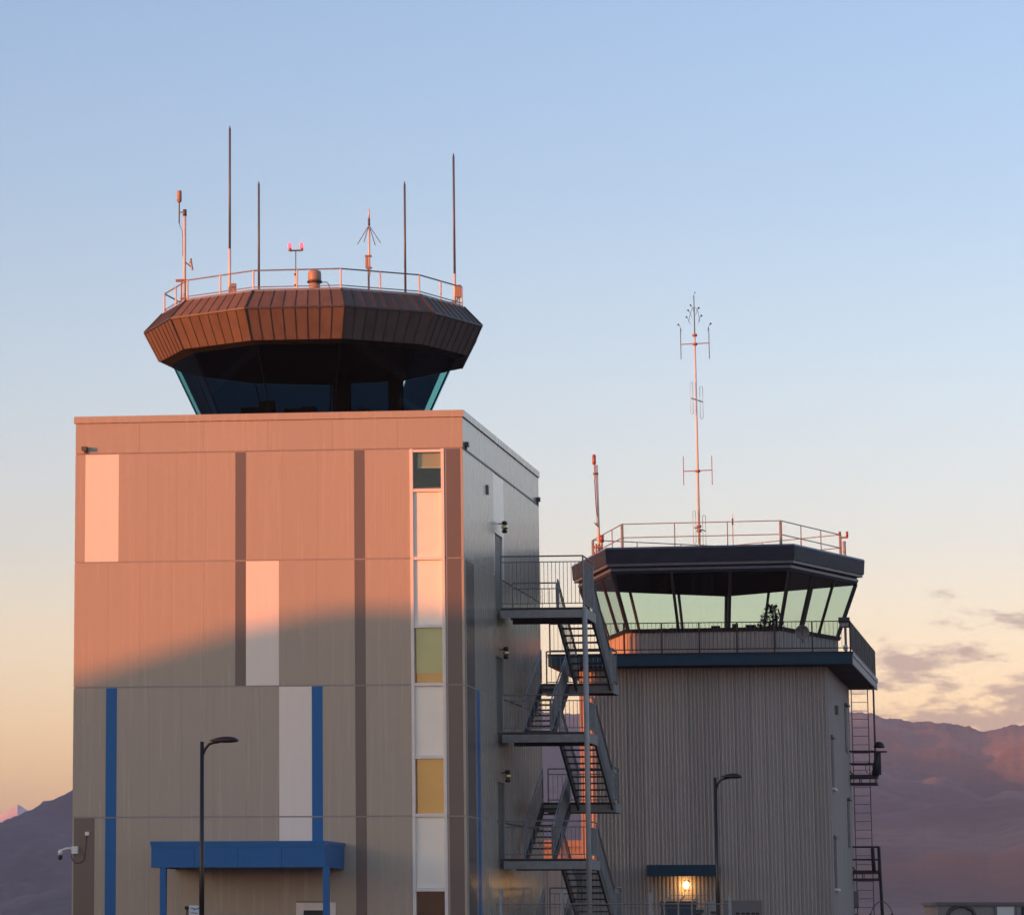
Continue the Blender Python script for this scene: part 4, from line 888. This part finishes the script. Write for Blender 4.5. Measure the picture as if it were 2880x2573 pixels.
for s in (0, .09, .18): zz = fp(1871, 2538)[1] + s * 1.1; tube('barbed_wire', M['wire'], fe, (fp(1871, 2538)[0] + s, FY + .3, zz), (fp(1975, 2538)[0] + s, FY + .3, zz), .006, 4)
vs = []; fs = []; zt = fp(1500, 2541)[1]; xa = x0
def wire(p, q):
    k = len(vs); d = .0035
    vs.extend([(p[0] - d, FY + .02, p[1]), (p[0] + d, FY + .02, p[1]), (q[0] + d, FY + .02, q[1]), (q[0] - d, FY + .02, q[1])]); fs.append((k, k + 1, k + 2, k + 3))
nx = int((x1 - x0) / .09)
for i in range(-28, nx):
    for sg in (1, -1):
        a = x0 + i * .09 if sg > 0 else x0 + (i + 28) * .09
        p0, p1 = [a, 0.05], [a + sg * (zt - .05), zt]
        # clip to the bay
        def clip(p, q):
            if p[0] == q[0]: return None
            t0, t1 = 0, 1
            for X_, s_ in ((x0, 1), (x1, -1)):
                f0, f1 = s_ * (p[0] - X_), s_ * (q[0] - X_)
                if f0 < 0 and f1 < 0: return None
                if f0 < 0: t0 = max(t0, f0 / (f0 - f1))
                elif f1 < 0: t1 = min(t1, f0 / (f0 - f1))
            if t0 >= t1: return None
            l = lambda t: (p[0] + (q[0] - p[0]) * t, p[1] + (q[1] - p[1]) * t)
            return l(t0), l(t1)
        r = clip(p0, p1)
        if r: wire(*r)
mk('chain_link_mesh', vs, fs, M['wire'], fe)['kind'] = 'stuff'
# white sign on the right
SP = lambda x, y: onplane(Vector((0, 118, 0)), Vector((1, 0, 0)), x, y)
sa0, szt = SP(2034, 2531); sa1, _ = SP(2143, 2531)
sg = thing('grey_sign', ((sa0 + sa1) / 2, 118, 0), 'plain grey sign board beside the right lamp post', 'sign')
F2 = Frame((0, 118, 0), (1, 0, 0), (0, 1, 0), 'I')
box(F2, 'board', M['boxgrey'], sg, sa0, sa1, 0, .04, szt - 1.4, szt)
for a in (sa0 + .1, sa1 - .16): box(F2, 'post', M['galv'], sg, a, a + .06, .042, .1, 0, szt - .05)
for i, x in enumerate((.32, .46, .58, .72, .83)): box(F2, 'letter_bar', M['black'], sg, sa0 + x * (sa1 - sa0), sa0 + (x + .09) * (sa1 - sa0), -.006, -.001, szt - .42, szt - .36)
# panel box left of lamp post
b0_, z_ = SP(1992, 2533); b1_, _ = SP(2020, 2533)
cb = thing('grey_cabinet', (b0_, 118, 0), 'pale cabinet between the awning and the right lamp post', 'cabinet')
box(F2, 'cabinet', M['pinkgrey'], cb, b0_, b1_, 0, .4, 0, z_); box(F2, 'louvre', M['black'], cb, b0_ + .06, b1_ - .06, -.01, -.002, z_ - .4, z_ - .3)
# dark van-like box behind the fence
v0, vz = SP(1888, 2532); v1, _ = SP(1973, 2532)
kb = thing('dark_container', ((v0 + v1) / 2, 119, 0), 'dark container with blue lower side behind the barbed arms', 'container')
F3 = Frame((0, 119.5, 0), (1, 0, 0), (0, 1, 0), 'I')
box(F3, 'body', M['navy'], kb, v0, v1, 0, 1.6, .1, vz - .17); box(F3, 'lid', M['black'], kb, v0 - .02, v1 + .02, -.02, 1.62, vz - .168, vz); 
for a in (v0 + .1, v1 - .2): box(F3, 'skid', M['black'], kb, a, a + .1, .1, 1.5, 0, .098)
# low shed behind, lit by the sun
def shed(x0, x1, ytop, Y, depth, label, cat, m, rib=True):
    d = Vector((1, 0, 0)); a0, z = onplane(Vector((0, Y, 0)), d, x0, ytop); a1, _ = onplane(Vector((0, Y, 0)), d, x1, ytop); f = Frame((0, Y, 0), (1, 0, 0), (0, 1, 0), 'I')
    t = thing('low_shed', ((a0 + a1) / 2, Y, 0), label, cat)
    n = max(2, int((a1 - a0) / .5))
    for i in range(n): box(f, 'wall_board', m, t, a0 + (a1 - a0) * i / n + .015, a0 + (a1 - a0) * (i + 1) / n - .015, 0, .06, 0, z - .25)
    box(f, 'wall', M['core'], t, a0, a1, .061, depth, 0, z - .252); box(f, 'roof', m, t, a0 - .1, a1 + .1, -.1, depth + .1, z - .25, z); return t
an = thing('added_low_wall', O(-1.4, -1.5, 0), 'added low grey ribbed wall in place of the shaded lower shed front, behind the lowest stair flight', 'added wall')  # added wall, stands in for the shade over the lower shed front
za = onplane(O(0, -1.6, 0), UU, 1600, 2418)[1]
for i in range(6): box(O, 'wall_board', M['clad'], an, -2.9 + i * .48, -2.9 + i * .48 + .46, -1.6, -1.55, 0, za - .08)
box(O, 'wall', M['core'], an, -2.9, -.03, -1.548, .4, 0, za - .09); box(O, 'roof_edge', M['boxgrey'], an, -2.98, -.03, -1.68, .4, za - .08, za)
shed(1440, 1760, 2362, 152, 8, 'low sunlit orange shed glimpsed through the lowest stair flight', 'shed', M['shed'])
# far low building, bottom right
Yb = 143.0; d = Vector((1, 0, 0)); fb = lambda x, y: onplane(Vector((0, Yb, 0)), d, x, y); f = Frame((0, Yb, 0), (1, 0, 0), (0, 1, 0), 'I')
x0_, zt_ = fb(2637, 2536); x1_, _ = fb(3050, 2536)
bl = thing('low_building', ((x0_ + x1_) / 2, Yb, 0), 'low olive building with two windows at the lower right edge', 'building')
box(f, 'wall', M['cladlight'], bl, x0_, x1_, 0, 2.9, 0, zt_ - .12); box(f, 'roof_edge', M['boxgrey'], bl, x0_ - .1, x1_ + .1, -.1, 3.0, zt_ - .12, zt_)
wa, wz1 = fb(2662, 2539); wb, _ = fb(2743, 2539)
wv = thing_w = box(f, 'arched_opening', M['boxgrey'], bl, wa, wb, -.04, -.002, 0, wz1 - .5)
path('arch_frame', M['darkpipe'], wv, [f(wa, -.06, 0), f(wa, -.06, wz1 - .5), f(wa + .12, -.06, wz1 - .25), f(wa + .4, -.06, wz1 - .1), f(wb - .4, -.06, wz1 - .1), f(wb - .12, -.06, wz1 - .25), f(wb, -.06, wz1 - .5), f(wb, -.06, 0)], .07, 5)
wa, wz1 = fb(2803, 2548); wb, _ = fb(2852, 2548)
wv = box(f, 'window', M['spandrel'], bl, wa, wb, -.03, -.002, 0.9, wz1); 
for a0_, a1_, z0_, z1_ in ((wa - .09, wa, .9, wz1 + .09), (wb, wb + .09, .9, wz1 + .09), (wa, wb, wz1, wz1 + .09)): box(f, 'window_frame', M['boxgrey'], wv, a0_, a1_, -.06, -.002, z0_, z1_)
wa, _ = fb(2872, 2538); box(f, 'door', M['navy'], bl, wa, wa + 1.1, -.04, -.002, 0, zt_ - .16)

# ------------------------------------------------------------------ houses dotted on the left hillside
hm = mat('house_white', (.55, .53, .5), .6); hr = mat('house_roof', (.10, .09, .09), .7)
def house(x, y, Y, label):
    a, z = onplane(Vector((0, Y, 0)), Vector((1, 0, 0)), x, y); w_, h_, dp = 11, 5, 9; f = Frame((a, Y, z - 3), (1, 0, 0), (0, 1, 0), 'I')
    t = thing('hillside_house', f(0, 0, 0), label, 'house', 'houses on the left hillside')
    box(f, 'wall', hm, t, -w_ / 2, w_ / 2, 0, dp, -6, h_)
    mk('roof', [f(-w_ / 2 - .5, -.6, h_), f(w_ / 2 + .5, -.6, h_), f(w_ / 2 + .5, dp + .6, h_), f(-w_ / 2 - .5, dp + .6, h_), f(-w_ / 2 - .5, dp / 2, h_ + 3), f(w_ / 2 + .5, dp / 2, h_ + 3)], [(0, 1, 5, 4), (2, 3, 4, 5), (0, 4, 3), (1, 2, 5), (0, 3, 2, 1)], hr, t)
    box(f, 'door', hr, t, -.6, .6, -.05, -.01, 0, 2.2)

# ------------------------------------------------------------------ haze
hz_ = bpy.data.materials.new('haze_air'); hz_.use_nodes = True; n = hz_.node_tree.nodes; n.remove(n['Principled BSDF'])
pv_ = n.new('ShaderNodeVolumePrincipled'); pv_.inputs['Color'].default_value = (.46, .67, 1.0, 1); pv_.inputs['Density'].default_value = 1.15e-4; pv_.inputs['Anisotropy'].default_value = 0.0
hz_.node_tree.links.new(pv_.outputs[0], n['Material Output'].inputs['Volume'])
Hh = 12000
v = [(x, y, z) for z in (-30, 345) for x, y in ((-Hh, -Hh), (Hh, -Hh), (Hh, Hh), (-Hh, Hh))]
o = mk('haze', v, BF, hz_, None); o['kind'] = 'stuff'
S.cycles.volume_bounces = 0
S.cycles.max_bounces = 8; S.cycles.transparent_max_bounces = 24
